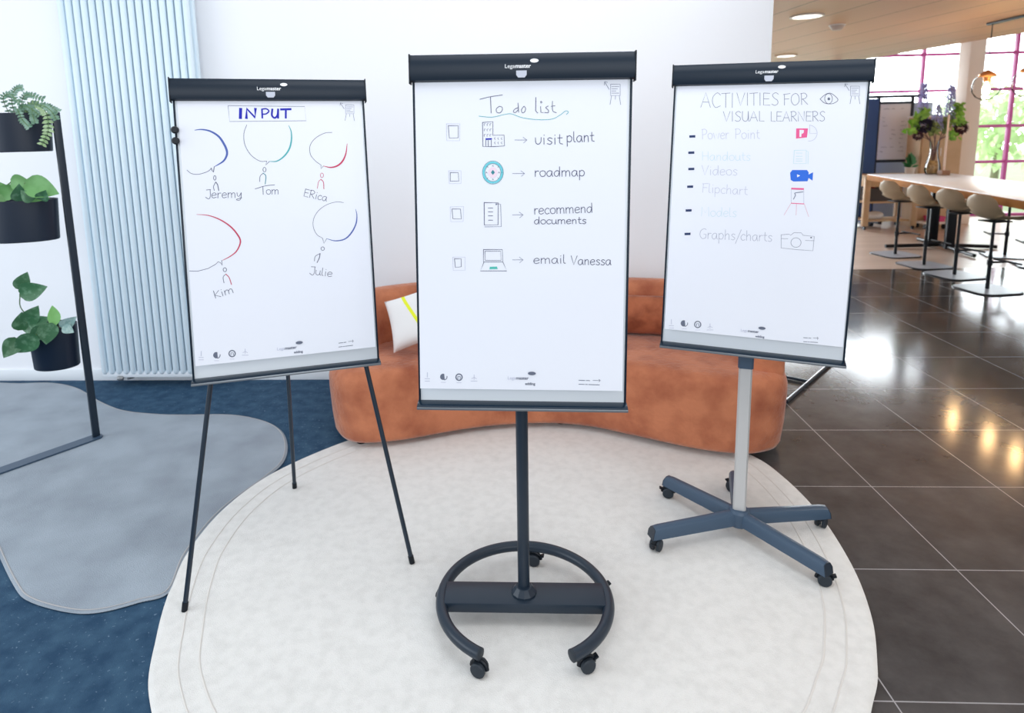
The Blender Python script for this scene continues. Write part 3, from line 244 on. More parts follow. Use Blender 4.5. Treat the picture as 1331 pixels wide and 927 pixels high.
('C','handwriting',[('pencil',2.2,0,'414,-856 449,-853 487,-850 523,-847 553,-843 574,-837 584,-828 584,-817 579,-804 570,-793 561,-784 551,-777 538,-772 524,-767 509,-766 494,-767 478,-772 461,-780 444,-790 429,-802 418,-815 412,-830 408,-847 408,-865 410,-883 415,-897 422,-910 433,-922 446,-933 462,-940 478,-944 497,-943 519,-938 542,-930 565,-921 588,-914'),('pencil',2.2,0,'649,-766 651,-943'),('pencil',2.2,0,'650,-831 662,-817 673,-803 684,-789 696,-778 708,-771 722,-769 738,-769 753,-772 766,-780 776,-794 782,-816 784,-844 785,-877 785,-910 786,-942'),('pencil',2.2,0,'785,-830 796,-816 808,-802 819,-788 831,-777 843,-770 857,-768 872,-768 887,-771 900,-779 911,-793 917,-815 920,-843 922,-876 923,-909 925,-941'),('pencil',2.2,0,'1175,-785 1158,-780 1142,-773 1125,-766 1108,-762 1091,-762 1073,-768 1054,-778 1036,-790 1019,-803 1008,-816 1000,-829 996,-844 995,-859 996,-874 1000,-887 1007,-900 1018,-913 1031,-925 1046,-935 1060,-939 1074,-940 1090,-938 1107,-932 1122,-922 1135,-909 1145,-891 1154,-868 1161,-843 1168,-816 1175,-791'),('pencil',2.2,0,'1175,-777 1175,-798 1174,-820 1174,-842 1174,-862 1177,-880 1181,-894 1187,-906 1193,-917 1200,-927 1207,-938'),('pencil',2.2,0,'1284,-767 1291,-938'),('pencil',2.2,0,'1283,-696 1291,-684'),('pencil',2.2,0,'1383,-643 1383,-698 1382,-757 1381,-814 1383,-864 1387,-901 1395,-922 1407,-930 1420,-930 1433,-928 1446,-930'),('pencil',2.2,0,'1629,-685 1717,-980 1824,-687'),('pencil',2.2,0,'2005,-830 1992,-824 1978,-817 1965,-810 1951,-806 1938,-806 1924,-811 1908,-820 1893,-832 1880,-845 1871,-858 1865,-871 1861,-886 1860,-901 1861,-915 1864,-929 1870,-942 1879,-955 1889,-967 1900,-977 1911,-982 1923,-983 1936,-981 1949,-975 1961,-966 1972,-953 1980,-935 1987,-912 1993,-887 1999,-861 2005,-836'),('pencil',2.2,0,'2005,-821 2005,-842 2004,-864 2003,-886 2004,-906 2005,-924 2008,-939 2013,-951 2018,-961 2024,-972 2029,-983'),('pencil',2.2,0,'2079,-807 2079,-983'),('pencil',2.2,0,'2079,-878 2089,-863 2100,-848 2111,-833 2121,-821 2132,-813 2144,-811 2156,-811 2167,-815 2178,-823 2186,-837 2191,-859 2193,-887 2194,-920 2195,-953 2196,-984'),('pencil',2.2,0,'2263,-897 2291,-894 2320,-892 2349,-889 2373,-886 2390,-880 2397,-871 2398,-860 2393,-848 2387,-836 2380,-827 2372,-820 2362,-814 2350,-810 2338,-808 2326,-809 2314,-814 2300,-821 2286,-831 2275,-843 2266,-856 2261,-870 2258,-888 2258,-906 2259,-923 2263,-938 2269,-951 2278,-963 2288,-974 2300,-981 2313,-985 2328,-985 2346,-979 2364,-972 2382,-964 2400,-957'),('pencil',2.2,0,'2563,-835 2551,-829 2539,-822 2526,-816 2514,-811 2503,-811 2492,-815 2479,-822 2468,-832 2460,-842 2457,-851 2460,-860 2468,-868 2480,-876 2492,-885 2504,-893 2515,-901 2529,-909 2542,-917 2552,-926 2557,-935 2556,-946 2550,-958 2540,-971 2529,-981 2517,-987 2505,-988 2490,-985 2475,-980 2459,-974 2444,-969'),('pencil',2.2,0,'2724,-836 2711,-830 2699,-824 2687,-817 2675,-813 2663,-812 2652,-816 2639,-824 2628,-833 2620,-844 2617,-853 2620,-861 2629,-869 2640,-878 2653,-886 2664,-894 2676,-903 2689,-910 2703,-919 2713,-927 2718,-936 2716,-947 2710,-960 2701,-972 2689,-982 2678,-988 2665,-989 2651,-986 2635,-981 2619,-975 2604,-970'),('pencil',2.2,0,'2904,-838 2890,-832 2877,-825 2864,-818 2850,-814 2837,-814 2823,-819 2807,-828 2793,-840 2780,-853 2771,-866 2765,-879 2761,-894 2760,-909 2761,-923 2764,-936 2770,-949 2779,-963 2789,-975 2800,-984 2811,-990 2823,-991 2836,-988 2849,-983 2861,-973 2871,-961 2880,-943 2886,-920 2892,-895 2898,-869 2904,-844'),('pencil',2.2,0,'2904,-829 2903,-850 2903,-872 2902,-894 2903,-914 2904,-932 2908,-946 2912,-958 2918,-969 2923,-980 2928,-991')],[]),
('C','checkbox',[('pencil',1.9,0,'-2280,868 -2002,867 -1976,538 -2254,545 -2280,868'),('pale',1.4,0,'-2339,937 -1896,951 -1917,454 -2325,449 -2339,937')],[]),
('C','checkbox',[('pencil',1.9,0,'-2220,-785 -1998,-784 -1995,-1054 -2193,-1076 -2220,-785'),('pale',1.4,0,'-2280,-732 -1863,-732 -1868,-1168 -2265,-1178 -2280,-732')],[]),
('C','document_sketch',[('pencil',2.2,0,'-1219,1077 -755,1066 -767,345 -1218,337 -1219,1077'),('grey',1.8,0,'-740,1027 -680,1020 -659,285 -1210,277'),('pencil',1.9,0,'-1085,896 -935,896'),('pencil',1.9,0,'-1086,770 -936,770'),('pencil',1.9,0,'-1087,641 -937,641'),('pencil',1.9,0,'-1088,497 -938,496')],[('grey','-854,1036 -785,1057 -785,1006 -836,985')]),
('C','laptop_sketch',[('pencil',2,0,'-1254,-476 -632,-476 -613,-890 -1258,-891 -1254,-476'),('pencil',1.6,0,'-1206,-534 -687,-534 -673,-839 -1197,-839 -1206,-534'),('pencil',2,0,'-1239,-897 -1363,-1192 -484,-1190 -613,-897')],[('teal_mark','-1046,-1053 -810,-1044 -786,-1129 -1059,-1136')]),
('C','printed_symbol',[('grey',1.6,0,'2825,4808 3122,4803 3128,4455 2830,4459 2825,4808'),('grey',1.6,0,'2861,4733 3089,4730'),('grey',1.6,0,'2862,4666 3040,4664'),('grey',1.6,0,'2863,4600 2992,4598'),('grey',1.6,0,'2864,4533 3092,4530'),('grey',1.6,0,'2856,4444 2815,4177'),('grey',1.6,0,'3104,4441 3148,4172'),('grey',1.4,0,'2980,4442 2981,4338'),('grey',1.8,0,'2778,4653 2635,4885'),('grey',1.8,0,'2627,4788 2635,4899 2725,4868')],[]),
('C','printed_symbol',[('pale',2.5,0,'-3184,-4668 -3187,-4830'),('pale',2.2,0,'-3268,-4885 -3109,-4884'),('pale',2.2,0,'-3269,-4967 -3111,-4965')],[]),
('C','printed_symbol',[('slate',2.5,0,'-2517,-4790 -2516,-4811 -2518,-4832 -2525,-4853 -2535,-4871 -2549,-4888 -2566,-4901 -2584,-4911 -2604,-4917'),('pale',1.5,0,'-2716,-5001 -2558,-4999')],[('slate','-2596,-4904 -2624,-4916 -2654,-4919 -2683,-4913 -2710,-4899 -2731,-4878 -2746,-4851 -2752,-4821 -2750,-4790 -2739,-4761 -2721,-4736 -2697,-4717 -2669,-4705 -2639,-4703 -2610,-4709')]),
('C','printed_symbol',[('slate',4,0,'-2004,-4817 -2009,-4850 -2025,-4880 -2048,-4905 -2077,-4920 -2110,-4926 -2142,-4921 -2171,-4906 -2194,-4882 -2209,-4852 -2214,-4819 -2208,-4786 -2193,-4755 -2169,-4731 -2140,-4716 -2107,-4710 -2075,-4715 -2046,-4730 -2023,-4753 -2008,-4783 -2004,-4817'),('slate',2.5,0,'-2149,-4872 -2148,-4791 -2069,-4790 -2070,-4871'),('pale',1.5,0,'-2190,-5008 -2032,-5006')],[]),
('C','printed_symbol',[('pale',2.2,0,'-1597,-4731 -1599,-4893'),('pale',2,0,'-1677,-4867 -1598,-4812 -1520,-4865'),('pale',2,0,'-1704,-4948 -1494,-4946')],[]),
('C','printed_note',[('slate',2.4,0,'1914,-4878 2112,-4882'),('slate',2.4,0,'2157,-4883 2274,-4885'),('slate',1.6,0,'2381,-4873 2614,-4878'),('slate',1.6,0,'2578,-4837 2623,-4878 2579,-4922'),('slate',2.2,0,'1916,-5012 2096,-5015'),('slate',2.2,0,'2132,-5016 2203,-5017'),('slate',2.2,0,'2239,-5018 2598,-5024')],[]),
('R','heading',[('grey',1.9,0,'-2427,4162 -2264,4735 -2059,4153'),('grey',1.9,0,'-2370,4369 -2125,4362'),('grey',1.9,0,'-1702,4632 -1727,4653 -1751,4678 -1775,4702 -1801,4718 -1827,4721 -1857,4710 -1891,4687 -1924,4656 -1953,4620 -1975,4582 -1989,4542 -1997,4496 -2001,4447 -1999,4399 -1991,4353 -1976,4306 -1954,4256 -1927,4209 -1897,4171 -1866,4148 -1832,4144 -1796,4154 -1758,4174 -1719,4195 -1682,4213'),('grey',1.9,0,'-1672,4688 -1346,4706'),('grey',1.9,0,'-1508,4694 -1481,4139'),('grey',1.9,0,'-1265,4703 -1236,4133'),('grey',1.9,0,'-1100,4705 -935,4210 -808,4701'),('grey',1.9,0,'-713,4700 -679,4208'),('grey',1.9,0,'-626,4674 -329,4694'),('grey',1.9,0,'-477,4681 -444,4206'),('grey',1.9,0,'-255,4693 -220,4204'),('grey',1.9,0,'101,4664 -121,4681'),('grey',1.9,0,'-121,4681 -97,4213 134,4211'),('grey',1.9,0,'-105,4457 82,4455'),('grey',1.9,0,'406,4625 386,4640 366,4656 346,4671 325,4682 305,4685 281,4678 254,4663 229,4643 209,4621 199,4599 201,4577 213,4553 230,4528 251,4504 271,4482 293,4463 320,4446 347,4430 372,4413 390,4393 401,4371 410,4345 414,4319 413,4294 408,4272 397,4253 381,4234 360,4218 338,4206 316,4200 294,4202 270,4211 245,4224 220,4238 195,4250'),('grey',1.9,0,'580,4607 821,4644'),('grey',1.9,0,'622,4621 652,4203'),('grey',1.9,0,'631,4432 797,4442'),('grey',1.9,0,'995,4645 973,4629 949,4614 926,4598 906,4580 891,4557 880,4527 874,4492 871,4454 872,4417 876,4382 886,4348 901,4313 918,4280 938,4251 956,4229 975,4214 994,4205 1014,4201 1034,4202 1054,4208 1075,4221 1097,4240 1118,4264 1135,4291 1148,4319 1154,4351 1155,4387 1152,4424 1147,4461 1140,4493 1130,4523 1117,4550 1103,4575 1087,4597 1072,4615 1057,4627 1042,4634 1026,4637 1011,4640 995,4645'),('grey',1.9,0,'1212,4646 1253,4211'),('grey',1.9,0,'1179,4624 1208,4631 1238,4639 1267,4646 1295,4650 1319,4647 1343,4636 1366,4618 1386,4596 1402,4573 1410,4552 1410,4531 1403,4509 1391,4487 1376,4468 1360,4452 1340,4441 1317,4434 1292,4430 1267,4425 1242,4420'),('grey',1.9,0,'1276,4421 1468,4214'),('grey',1.9,0,'-1560,3985 -1419,3591 -1307,3984'),('grey',1.9,0,'-1224,3984 -1197,3592'),('grey',1.9,0,'-909,3937 -927,3949 -945,3962 -963,3974 -981,3982 -999,3984 -1020,3978 -1044,3966 -1067,3949 -1084,3931 -1093,3914 -1092,3896 -1082,3877 -1066,3857 -1048,3838 -1030,3820 -1011,3805 -987,3791 -963,3779 -942,3765 -926,3750 -916,3731 -909,3711 -905,3689 -906,3669 -910,3652 -920,3636 -935,3621 -953,3607 -973,3598 -993,3593 -1012,3594 -1034,3601 -1055,3611 -1078,3622 -1099,3631'),('grey',1.9,0,'-848,3984 -845,3922 -843,3858 -841,3794 -836,3737 -827,3691 -812,3656 -791,3630 -769,3611 -746,3599 -725,3594 -705,3595 -685,3601 -665,3616 -649,3639 -637,3672 -630,3720 -629,3780 -631,3848 -633,3918 -634,3984'),('grey',1.9,0,'-634,3984 -597,3594'),('grey',1.9,0,'-554,3595 -437,3984 -273,3596'),('grey',1.9,0,'-513,3735 -325,3736'),('grey',1.9,0,'-229,3984 -201,3604 -31,3597'),('grey',1.9,0,'195,3967 222,3595 374,3587'),('grey',1.9,0,'574,3946 404,3958'),('grey',1.9,0,'404,3958 423,3595 600,3595'),('grey',1.9,0,'416,3784 560,3784'),('grey',1.9,0,'634,3587 734,3963 881,3587'),('grey',1.9,0,'669,3723 834,3722'),('grey',1.9,0,'917,3962 945,3587'),('grey',1.9,0,'888,3944 913,3949 939,3956 964,3962 988,3965 1010,3962 1030,3952 1049,3936 1067,3917 1079,3897 1086,3879 1086,3861 1080,3842 1069,3823 1056,3807 1041,3793 1024,3784 1004,3778 982,3775 960,3771 939,3767'),('grey',1.9,0,'969,3767 1131,3587'),('grey',1.9,0,'1183,3587 1154,3961 1382,3587 1360,3960'),('grey',1.9,0,'1604,3940 1438,3952'),('grey',1.9,0,'1438,3952 1458,3594 1631,3594'),('grey',1.9,0,'1451,3781 1591,3780'),('grey',1.9,0,'1664,3958 1693,3586'),('grey',1.9,0,'1637,3940 1661,3945 1686,3952 1711,3958 1734,3960 1755,3958 1775,3948 1794,3932 1811,3913 1824,3894 1831,3876 1830,3858 1824,3839 1814,3821 1801,3804 1787,3791 1770,3782 1751,3776 1729,3772 1708,3769 1687,3765'),('grey',1.9,0,'1716,3765 1875,3586'),('grey',1.9,0,'2070,3911 2055,3922 2040,3935 2025,3946 2010,3954 1994,3956 1977,3950 1957,3939 1938,3923 1924,3907 1916,3890 1918,3873 1927,3855 1940,3836 1955,3818 1971,3801 1987,3787 2007,3774 2027,3762 2045,3749 2059,3734 2068,3717 2074,3697 2077,3677 2077,3658 2074,3642 2066,3627 2053,3612 2038,3600 2022,3591 2006,3586 1989,3588 1971,3594 1953,3604 1934,3614 1916,3623')],[]),
('R','eye_sketch',[('pencil',1.8,0,'1872,4417 1903,4450 1933,4485 1963,4519 1994,4549 2025,4574 2057,4594 2089,4611 2122,4623 2154,4629 2185,4630 2215,4625 2244,4613 2273,4596 2302,4575 2331,4550 2365,4521 2404,4485 2440,4446 2468,4409 2480,4376 2473,4346 2451,4319 2420,4293 2386,4271 2354,4254 2324,4242 2292,4235 2259,4231 2226,4230 2192,4231 2159,4233 2125,4238 2091,4245 2057,4256 2025,4272 1993,4294 1963,4322 1932,4354 1902,4386 1872,4417'),('pencil',1.7,0,'2289,4423 2286,4358 2268,4302 2236,4260 2196,4238 2150,4239 2106,4262 2068,4305 2041,4362 2028,4427 2031,4492 2050,4548 2081,4590 2122,4611 2167,4610 2211,4587 2249,4544 2276,4487 2289,4423')],[('slate','2216,4416 2209,4384 2187,4365 2158,4365 2133,4385 2122,4418 2128,4449 2150,4469 2179,4468 2204,4448 2216,4416')]),
('R','bullet_mark',[],[('navy','-2809,3038 -2576,3048 -2571,2952 -2804,2945')]),
('R','bullet_mark',[],[('navy','-2813,2380 -2579,2392 -2573,2295 -2808,2286')]),
('R','bullet_mark',[],[('navy','-2777,1715 -2542,1729 -2537,1632 -2772,1620')]),
('R','bullet_mark',[],[('navy','-2783,987 -2547,1004 -2542,906 -2778,892')]),
('R','bullet_mark',[],[('navy','-2791,1 -2554,21 -2549,-78 -2786,-95')]),
('R','bullet_mark',[],[('navy','-2781,-982 -2544,-959 -2538,-1059 -2776,-1079')]),
('R','handwriting',[('pale',1.8,0,'-2314,3287 -2286,2886'),('pale',1.8,0,'-2342,3266 -2317,3272 -2292,3280 -2268,3287 -2244,3291 -2223,3288 -2202,3278 -2181,3262 -2162,3243 -2148,3222 -2140,3201 -2140,3179 -2145,3153 -2155,3128 -2168,3105 -2183,3088 -2201,3078 -2222,3073 -2245,3071 -2269,3069 -2291,3066'),('pale',1.8,0,'-2004,3131 -2019,3124 -2035,3117 -2050,3110 -2064,3101 -2074,3090 -2081,3075 -2086,3058 -2088,3039 -2088,3020 -2086,3002 -2081,2982 -2073,2962 -2064,2942 -2053,2924 -2043,2910 -2033,2901 -2022,2895 -2010,2892 -1998,2891 -1987,2891 -1976,2894 -1965,2898 -1954,2905 -1944,2913 -1935,2924 -1929,2938 -1923,2956 -1919,2975 -1916,2994 -1916,3013 -1918,3031 -1922,3050 -1928,3069 -1936,3086 -1944,3100 -1954,3110 -1966,3117 -1979,3121 -1992,3126 -2004,3131'),('pale',1.8,0,'-1885,3133 -1814,2895 -1770,3095 -1698,2897 -1658,3137'),('pale',1.8,0,'-1599,3018 -1570,3023 -1538,3026 -1508,3031 -1482,3036 -1465,3044 -1458,3056 -1459,3072 -1464,3088 -1473,3104 -1481,3116 -1490,3125 -1501,3132 -1514,3138 -1527,3140 -1540,3138 -1553,3132 -1567,3121 -1580,3107 -1592,3091 -1600,3074 -1604,3054 -1605,3030 -1604,3006 -1601,2982 -1595,2962 -1588,2945 -1577,2929 -1565,2915 -1551,2905 -1537,2900 -1521,2901 -1503,2909 -1484,2920 -1465,2931 -1447,2941'),('pale',1.8,0,'-1408,3140 -1390,2903'),('pale',1.8,0,'-1401,3041 -1394,3060 -1387,3079 -1381,3098 -1373,3114 -1364,3125 -1353,3131 -1340,3132 -1327,3130 -1313,3127 -1300,3126'),('pale',1.8,0,'-1054,3300 -1029,2906'),('pale',1.8,0,'-1083,3281 -1057,3286 -1031,3294 -1005,3300 -980,3303 -958,3300 -936,3290 -914,3274 -895,3255 -880,3234 -872,3214 -872,3192 -878,3167 -889,3142 -903,3120 -919,3103 -937,3094 -959,3089 -984,3087 -1009,3086 -1032,3084'),('pale',1.8,0,'-730,3143 -746,3136 -762,3130 -779,3123 -793,3114 -804,3104 -811,3089 -816,3073 -819,3054 -819,3035 -817,3017 -813,2998 -805,2978 -795,2958 -784,2940 -773,2927 -763,2917 -751,2911 -739,2908 -727,2907 -715,2907 -703,2909 -691,2914 -679,2920 -669,2928 -660,2939 -653,2953 -646,2970 -642,2988 -639,3007 -639,3025 -641,3044 -645,3063 -651,3081 -658,3098 -667,3112 -677,3121 -690,3128 -703,3133 -717,3138 -730,3143'),('pale',1.8,0,'-577,3135 -559,2908'),('pale',1.8,0,'-583,3229 -577,3245'),('pale',1.8,0,'-487,3143 -472,2908'),('pale',1.8,0,'-481,3049 -470,3068 -459,3089 -448,3109 -437,3126 -426,3135 -413,3139 -399,3139 -386,3134 -373,3123 -363,3104 -356,3076 -351,3038 -347,2995 -343,2951 -339,2909'),('pale',1.8,0,'-245,3260 -242,3198 -241,3132 -238,3068 -234,3011 -226,2968 -214,2942 -199,2930 -182,2926 -164,2924 -148,2917'),('pale',1.8,0,'-290,3136 -170,3144')],[]),
('R','handwriting',[('palecyan',1.8,0,'-2260,2389 -2241,2031'),('palecyan',1.8,0,'-2044,2390 -2025,2034'),('palecyan',1.8,0,'-2250,2210 -2035,2212'),('palecyan',1.8,0,'-1788,2221 -1805,2228 -1822,2237 -1838,2245 -1855,2250 -1872,2249 -1889,2242 -1907,2231 -1925,2216 -1940,2200 -1951,2184 -1957,2168 -1961,2151 -1961,2132 -1959,2115 -1954,2099 -1946,2083 -1935,2067 -1922,2052 -1907,2041 -1893,2035 -1879,2034 -1863,2037 -1848,2045 -1833,2056 -1821,2072 -1812,2093 -1805,2121 -1799,2152 -1794,2184 -1788,2214'),('palecyan',1.8,0,'-1788,2232 -1788,2206 -1787,2180 -1786,2154 -1785,2129 -1782,2108 -1777,2090 -1771,2075 -1763,2062 -1756,2050 -1749,2037'),('palecyan',1.8,0,'-1699,2251 -1688,2037'),('palecyan',1.8,0,'-1695,2165 -1682,2183 -1670,2202 -1658,2220 -1646,2235 -1633,2244 -1620,2248 -1605,2248 -1590,2243 -1577,2233 -1566,2216 -1559,2190 -1554,2156 -1551,2117 -1548,2077 -1544,2039'),('palecyan',1.8,0,'-1306,2225 -1323,2232 -1340,2241 -1356,2249 -1373,2253 -1389,2253 -1406,2246 -1424,2235 -1441,2220 -1456,2204 -1467,2189 -1473,2173 -1477,2155 -1477,2137 -1475,2120 -1470,2104 -1463,2088 -1451,2072 -1438,2057 -1424,2046 -1410,2040 -1396,2040 -1380,2043 -1365,2050 -1351,2061 -1339,2077 -1330,2098 -1323,2126 -1317,2157 -1312,2188 -1306,2218'),('palecyan',1.8,0,'-1308,2395 -1288,2042'),('palecyan',1.8,0,'-1130,2255 -1147,2249 -1165,2243 -1182,2237 -1197,2229 -1209,2219 -1217,2206 -1223,2191 -1226,2175 -1226,2158 -1225,2141 -1220,2124 -1212,2106 -1202,2088 -1191,2073 -1180,2061 -1168,2052 -1156,2047 -1143,2044 -1130,2043 -1118,2044 -1105,2046 -1093,2049 -1080,2055 -1069,2063 -1059,2072 -1051,2085 -1045,2100 -1039,2117 -1036,2134 -1035,2150 -1037,2167 -1041,2184 -1047,2200 -1055,2215 -1064,2227 -1075,2236 -1088,2242 -1102,2246 -1116,2250 -1130,2255'),('palecyan',1.8,0,'-993,2256 -991,2223 -991,2188 -989,2154 -986,2123 -980,2098 -969,2079 -956,2064 -940,2054 -924,2048 -909,2046 -894,2048 -878,2055 -863,2065 -849,2080 -839,2099 -834,2124 -832,2155 -832,2189 -833,2224 -833,2258'),('palecyan',1.8,0,'-833,2258 -831,2224 -831,2189 -830,2155 -827,2124 -823,2100 -817,2082 -809,2071 -799,2063 -790,2056 -780,2047'),('palecyan',1.8,0,'-719,2364 -717,2308 -716,2248 -715,2190 -711,2139 -704,2101 -691,2078 -675,2067 -657,2063 -639,2061 -621,2056'),('palecyan',1.8,0,'-768,2251 -641,2259'),('palecyan',1.8,0,'-449,2233 -464,2239 -479,2247 -494,2255 -509,2259 -522,2260 -535,2255 -550,2246 -562,2234 -571,2222 -575,2211 -570,2201 -560,2191 -545,2181 -530,2172 -516,2162 -501,2153 -485,2144 -469,2134 -456,2124 -450,2114 -451,2101 -457,2086 -467,2070 -480,2058 -493,2050 -508,2049 -526,2052 -544,2058 -564,2065 -582,2070')],[]),
('R','handwriting',[('pale',1.9,0,'-2250,1828 -2117,1439 -1994,1830'),('pale',1.9,0,'-1908,1667 -1893,1442'),('pale',1.9,0,'-1912,1761 -1904,1776'),('pale',1.9,0,'-1627,1647 -1645,1654 -1663,1664 -1680,1672 -1698,1677 -1716,1677 -1734,1670 -1753,1657 -1772,1641 -1788,1623 -1800,1606 -1807,1589 -1810,1569 -1811,1550 -1809,1530 -1804,1513 -1796,1496 -1784,1478 -1769,1462 -1754,1450 -1739,1443 -1724,1443 -1707,1446 -1691,1454 -1675,1466 -1663,1483 -1653,1507 -1645,1537 -1639,1571 -1633,1606 -1627,1639'),('pale',1.9,0,'-1627,1833 -1608,1445'),('pale',1.9,0,'-1531,1562 -1496,1567 -1457,1570 -1420,1574 -1389,1580 -1368,1587 -1359,1599 -1359,1614 -1365,1630 -1375,1645 -1384,1657 -1395,1666 -1408,1673 -1424,1679 -1440,1681 -1455,1679 -1471,1673 -1488,1663 -1505,1649 -1520,1634 -1530,1617 -1535,1597 -1538,1574 -1538,1550 -1534,1528 -1529,1508 -1520,1491 -1508,1475 -1494,1462 -1478,1452 -1461,1447 -1441,1448 -1419,1456 -1396,1466 -1373,1477 -1350,1487'),('pale',1.9,0,'-1200,1682 -1218,1675 -1237,1668 -1255,1662 -1272,1653 -1284,1642 -1293,1628 -1299,1612 -1302,1594 -1303,1575 -1301,1557 -1296,1539 -1288,1519 -1277,1499 -1266,1482 -1254,1469 -1242,1460 -1229,1454 -1215,1451 -1201,1450 -1188,1450 -1175,1453 -1161,1457 -1148,1463 -1135,1471 -1125,1482 -1117,1496 -1110,1512 -1104,1531 -1100,1549 -1099,1567 -1101,1585 -1106,1604 -1112,1622 -1120,1638 -1130,1652 -1141,1661 -1155,1668 -1170,1672 -1185,1677 -1200,1682'),('pale',1.9,0,'-898,1654 -914,1661 -931,1670 -947,1678 -963,1683 -977,1684 -992,1678 -1007,1668 -1021,1655 -1031,1642 -1034,1630 -1029,1619 -1018,1608 -1003,1598 -986,1587 -971,1576 -956,1566 -938,1556 -920,1546 -907,1535 -900,1523 -901,1509 -908,1492 -920,1476 -933,1462 -948,1453 -964,1452 -982,1456 -1003,1462 -1023,1469 -1043,1475')],[]),
('R','handwriting',[('pale',1.8,0,'-2193,1077 -1958,1100'),('pale',1.8,0,'-2151,1087 -2159,729'),('pale',1.8,0,'-2159,925 -2000,928'),('pale',1.8,0,'-1917,1098 -1917,1027 -1919,952 -1920,879 -1920,815 -1916,767 -1908,741 -1897,730 -1883,729 -1870,731 -1857,728'),('pale',1.8,0,'-1783,936 -1778,718'),('pale',1.8,0,'-1783,1026 -1775,1041'),('pale',1.8,0,'-1683,941 -1682,565'),('pale',1.8,0,'-1683,884 -1666,899 -1650,915 -1633,931 -1617,942 -1600,945 -1582,940 -1562,926 -1543,909 -1527,888 -1517,868 -1514,845 -1517,819 -1523,792 -1532,767 -1542,749 -1553,736 -1568,728 -1584,723 -1601,721 -1616,721 -1630,724 -1643,732 -1656,741 -1669,751 -1683,760'),('pale',1.8,0,'-1291,891 -1305,901 -1318,912 -1332,922 -1346,929 -1361,931 -1378,925 -1396,913 -1415,898 -1431,882 -1443,866 -1450,849 -1455,831 -1457,812 -1455,793 -1451,776 -1443,759 -1431,742 -1417,727 -1401,714 -1384,707 -1367,706 -1349,711 -1329,719 -1309,727 -1290,734'),('pale',1.8,0,'-1238,1076 -1236,703'),('pale',1.8,0,'-1237,833 -1224,852 -1211,873 -1199,892 -1186,908 -1172,917 -1157,921 -1140,920 -1124,915 -1109,903 -1098,885 -1092,858 -1088,822 -1087,781 -1086,738 -1085,698'),('pale',1.8,0,'-838,885 -854,893 -870,902 -886,911 -903,916 -919,917 -936,910 -955,899 -973,885 -988,868 -1000,852 -1007,836 -1011,818 -1013,799 -1011,780 -1007,763 -1000,747 -990,729 -977,714 -963,701 -950,695 -936,693 -920,696 -904,703 -890,714 -877,730 -867,752 -859,781 -852,813 -845,846 -837,877'),('pale',1.8,0,'-838,896 -838,869 -839,841 -839,814 -839,788 -837,766 -833,747 -827,732 -820,718 -814,705 -808,691'),('pale',1.8,0,'-749,911 -747,689'),('pale',1.8,0,'-748,819 -739,835 -730,853 -721,870 -711,885 -700,895 -687,900 -673,900 -657,898 -642,895 -627,893'),('pale',1.8,0,'-540,1016 -540,957 -542,894 -544,833 -543,779 -537,738 -526,714 -510,702 -492,697 -473,695 -456,688'),('pale',1.8,0,'-595,899 -466,903')],[]),
('R','handwriting',[('palecyan',1.8,0,'-2151,-253 -2148,129 -2013,-116 -1896,134 -1865,-246'),('palecyan',1.8,0,'-1703,-14 -1721,-22 -1739,-28 -1757,-35 -1773,-43 -1785,-54 -1794,-68 -1800,-84 -1803,-102 -1804,-120 -1803,-138 -1798,-156 -1790,-176 -1780,-195 -1769,-211 -1758,-224 -1746,-233 -1734,-239 -1721,-242 -1707,-243 -1695,-242 -1682,-239 -1668,-235 -1655,-229 -1643,-221 -1633,-210 -1625,-197 -1618,-180 -1612,-162 -1609,-144 -1608,-126 -1609,-108 -1613,-90 -1619,-72 -1627,-56 -1636,-43 -1647,-34 -1660,-28 -1674,-23 -1689,-19 -1703,-14'),('palecyan',1.8,0,'-1388,-38 -1404,-31 -1421,-22 -1438,-14 -1455,-9 -1471,-10 -1489,-17 -1507,-29 -1525,-45 -1540,-62 -1551,-79 -1558,-97 -1562,-115 -1563,-135 -1561,-153 -1556,-170 -1548,-187 -1537,-204 -1524,-219 -1509,-231 -1495,-237 -1481,-238 -1465,-234 -1450,-227 -1435,-214 -1423,-198 -1413,-174 -1406,-145 -1400,-112 -1394,-78 -1387,-46'),('palecyan',1.8,0,'-1387,143 -1372,-234'),('palecyan',1.8,0,'-1298,-119 -1264,-115 -1228,-111 -1193,-106 -1163,-101 -1143,-93 -1134,-81 -1134,-67 -1140,-51 -1149,-37 -1158,-26 -1168,-17 -1181,-10 -1195,-5 -1210,-3 -1224,-4 -1240,-11 -1256,-21 -1272,-34 -1286,-50 -1296,-66 -1302,-85 -1304,-108 -1304,-131 -1301,-153 -1296,-172 -1288,-188 -1277,-204 -1263,-217 -1248,-226 -1232,-231 -1213,-229 -1193,-222 -1171,-212 -1148,-200 -1127,-191'),('palecyan',1.8,0,'-1079,149 -1077,78 -1076,3 -1074,-71 -1071,-134 -1066,-182 -1057,-208 -1045,-217 -1032,-218 -1019,-215 -1007,-218'),('palecyan',1.8,0,'-819,-26 -835,-19 -850,-11 -865,-3 -880,2 -894,2 -908,-3 -922,-13 -936,-26 -945,-39 -948,-51 -944,-62 -933,-72 -919,-82 -903,-92 -889,-103 -875,-112 -858,-122 -841,-132 -828,-142 -822,-154 -823,-168 -830,-184 -841,-200 -854,-214 -868,-222 -883,-224 -901,-221 -920,-214 -940,-207 -958,-202')],[]),
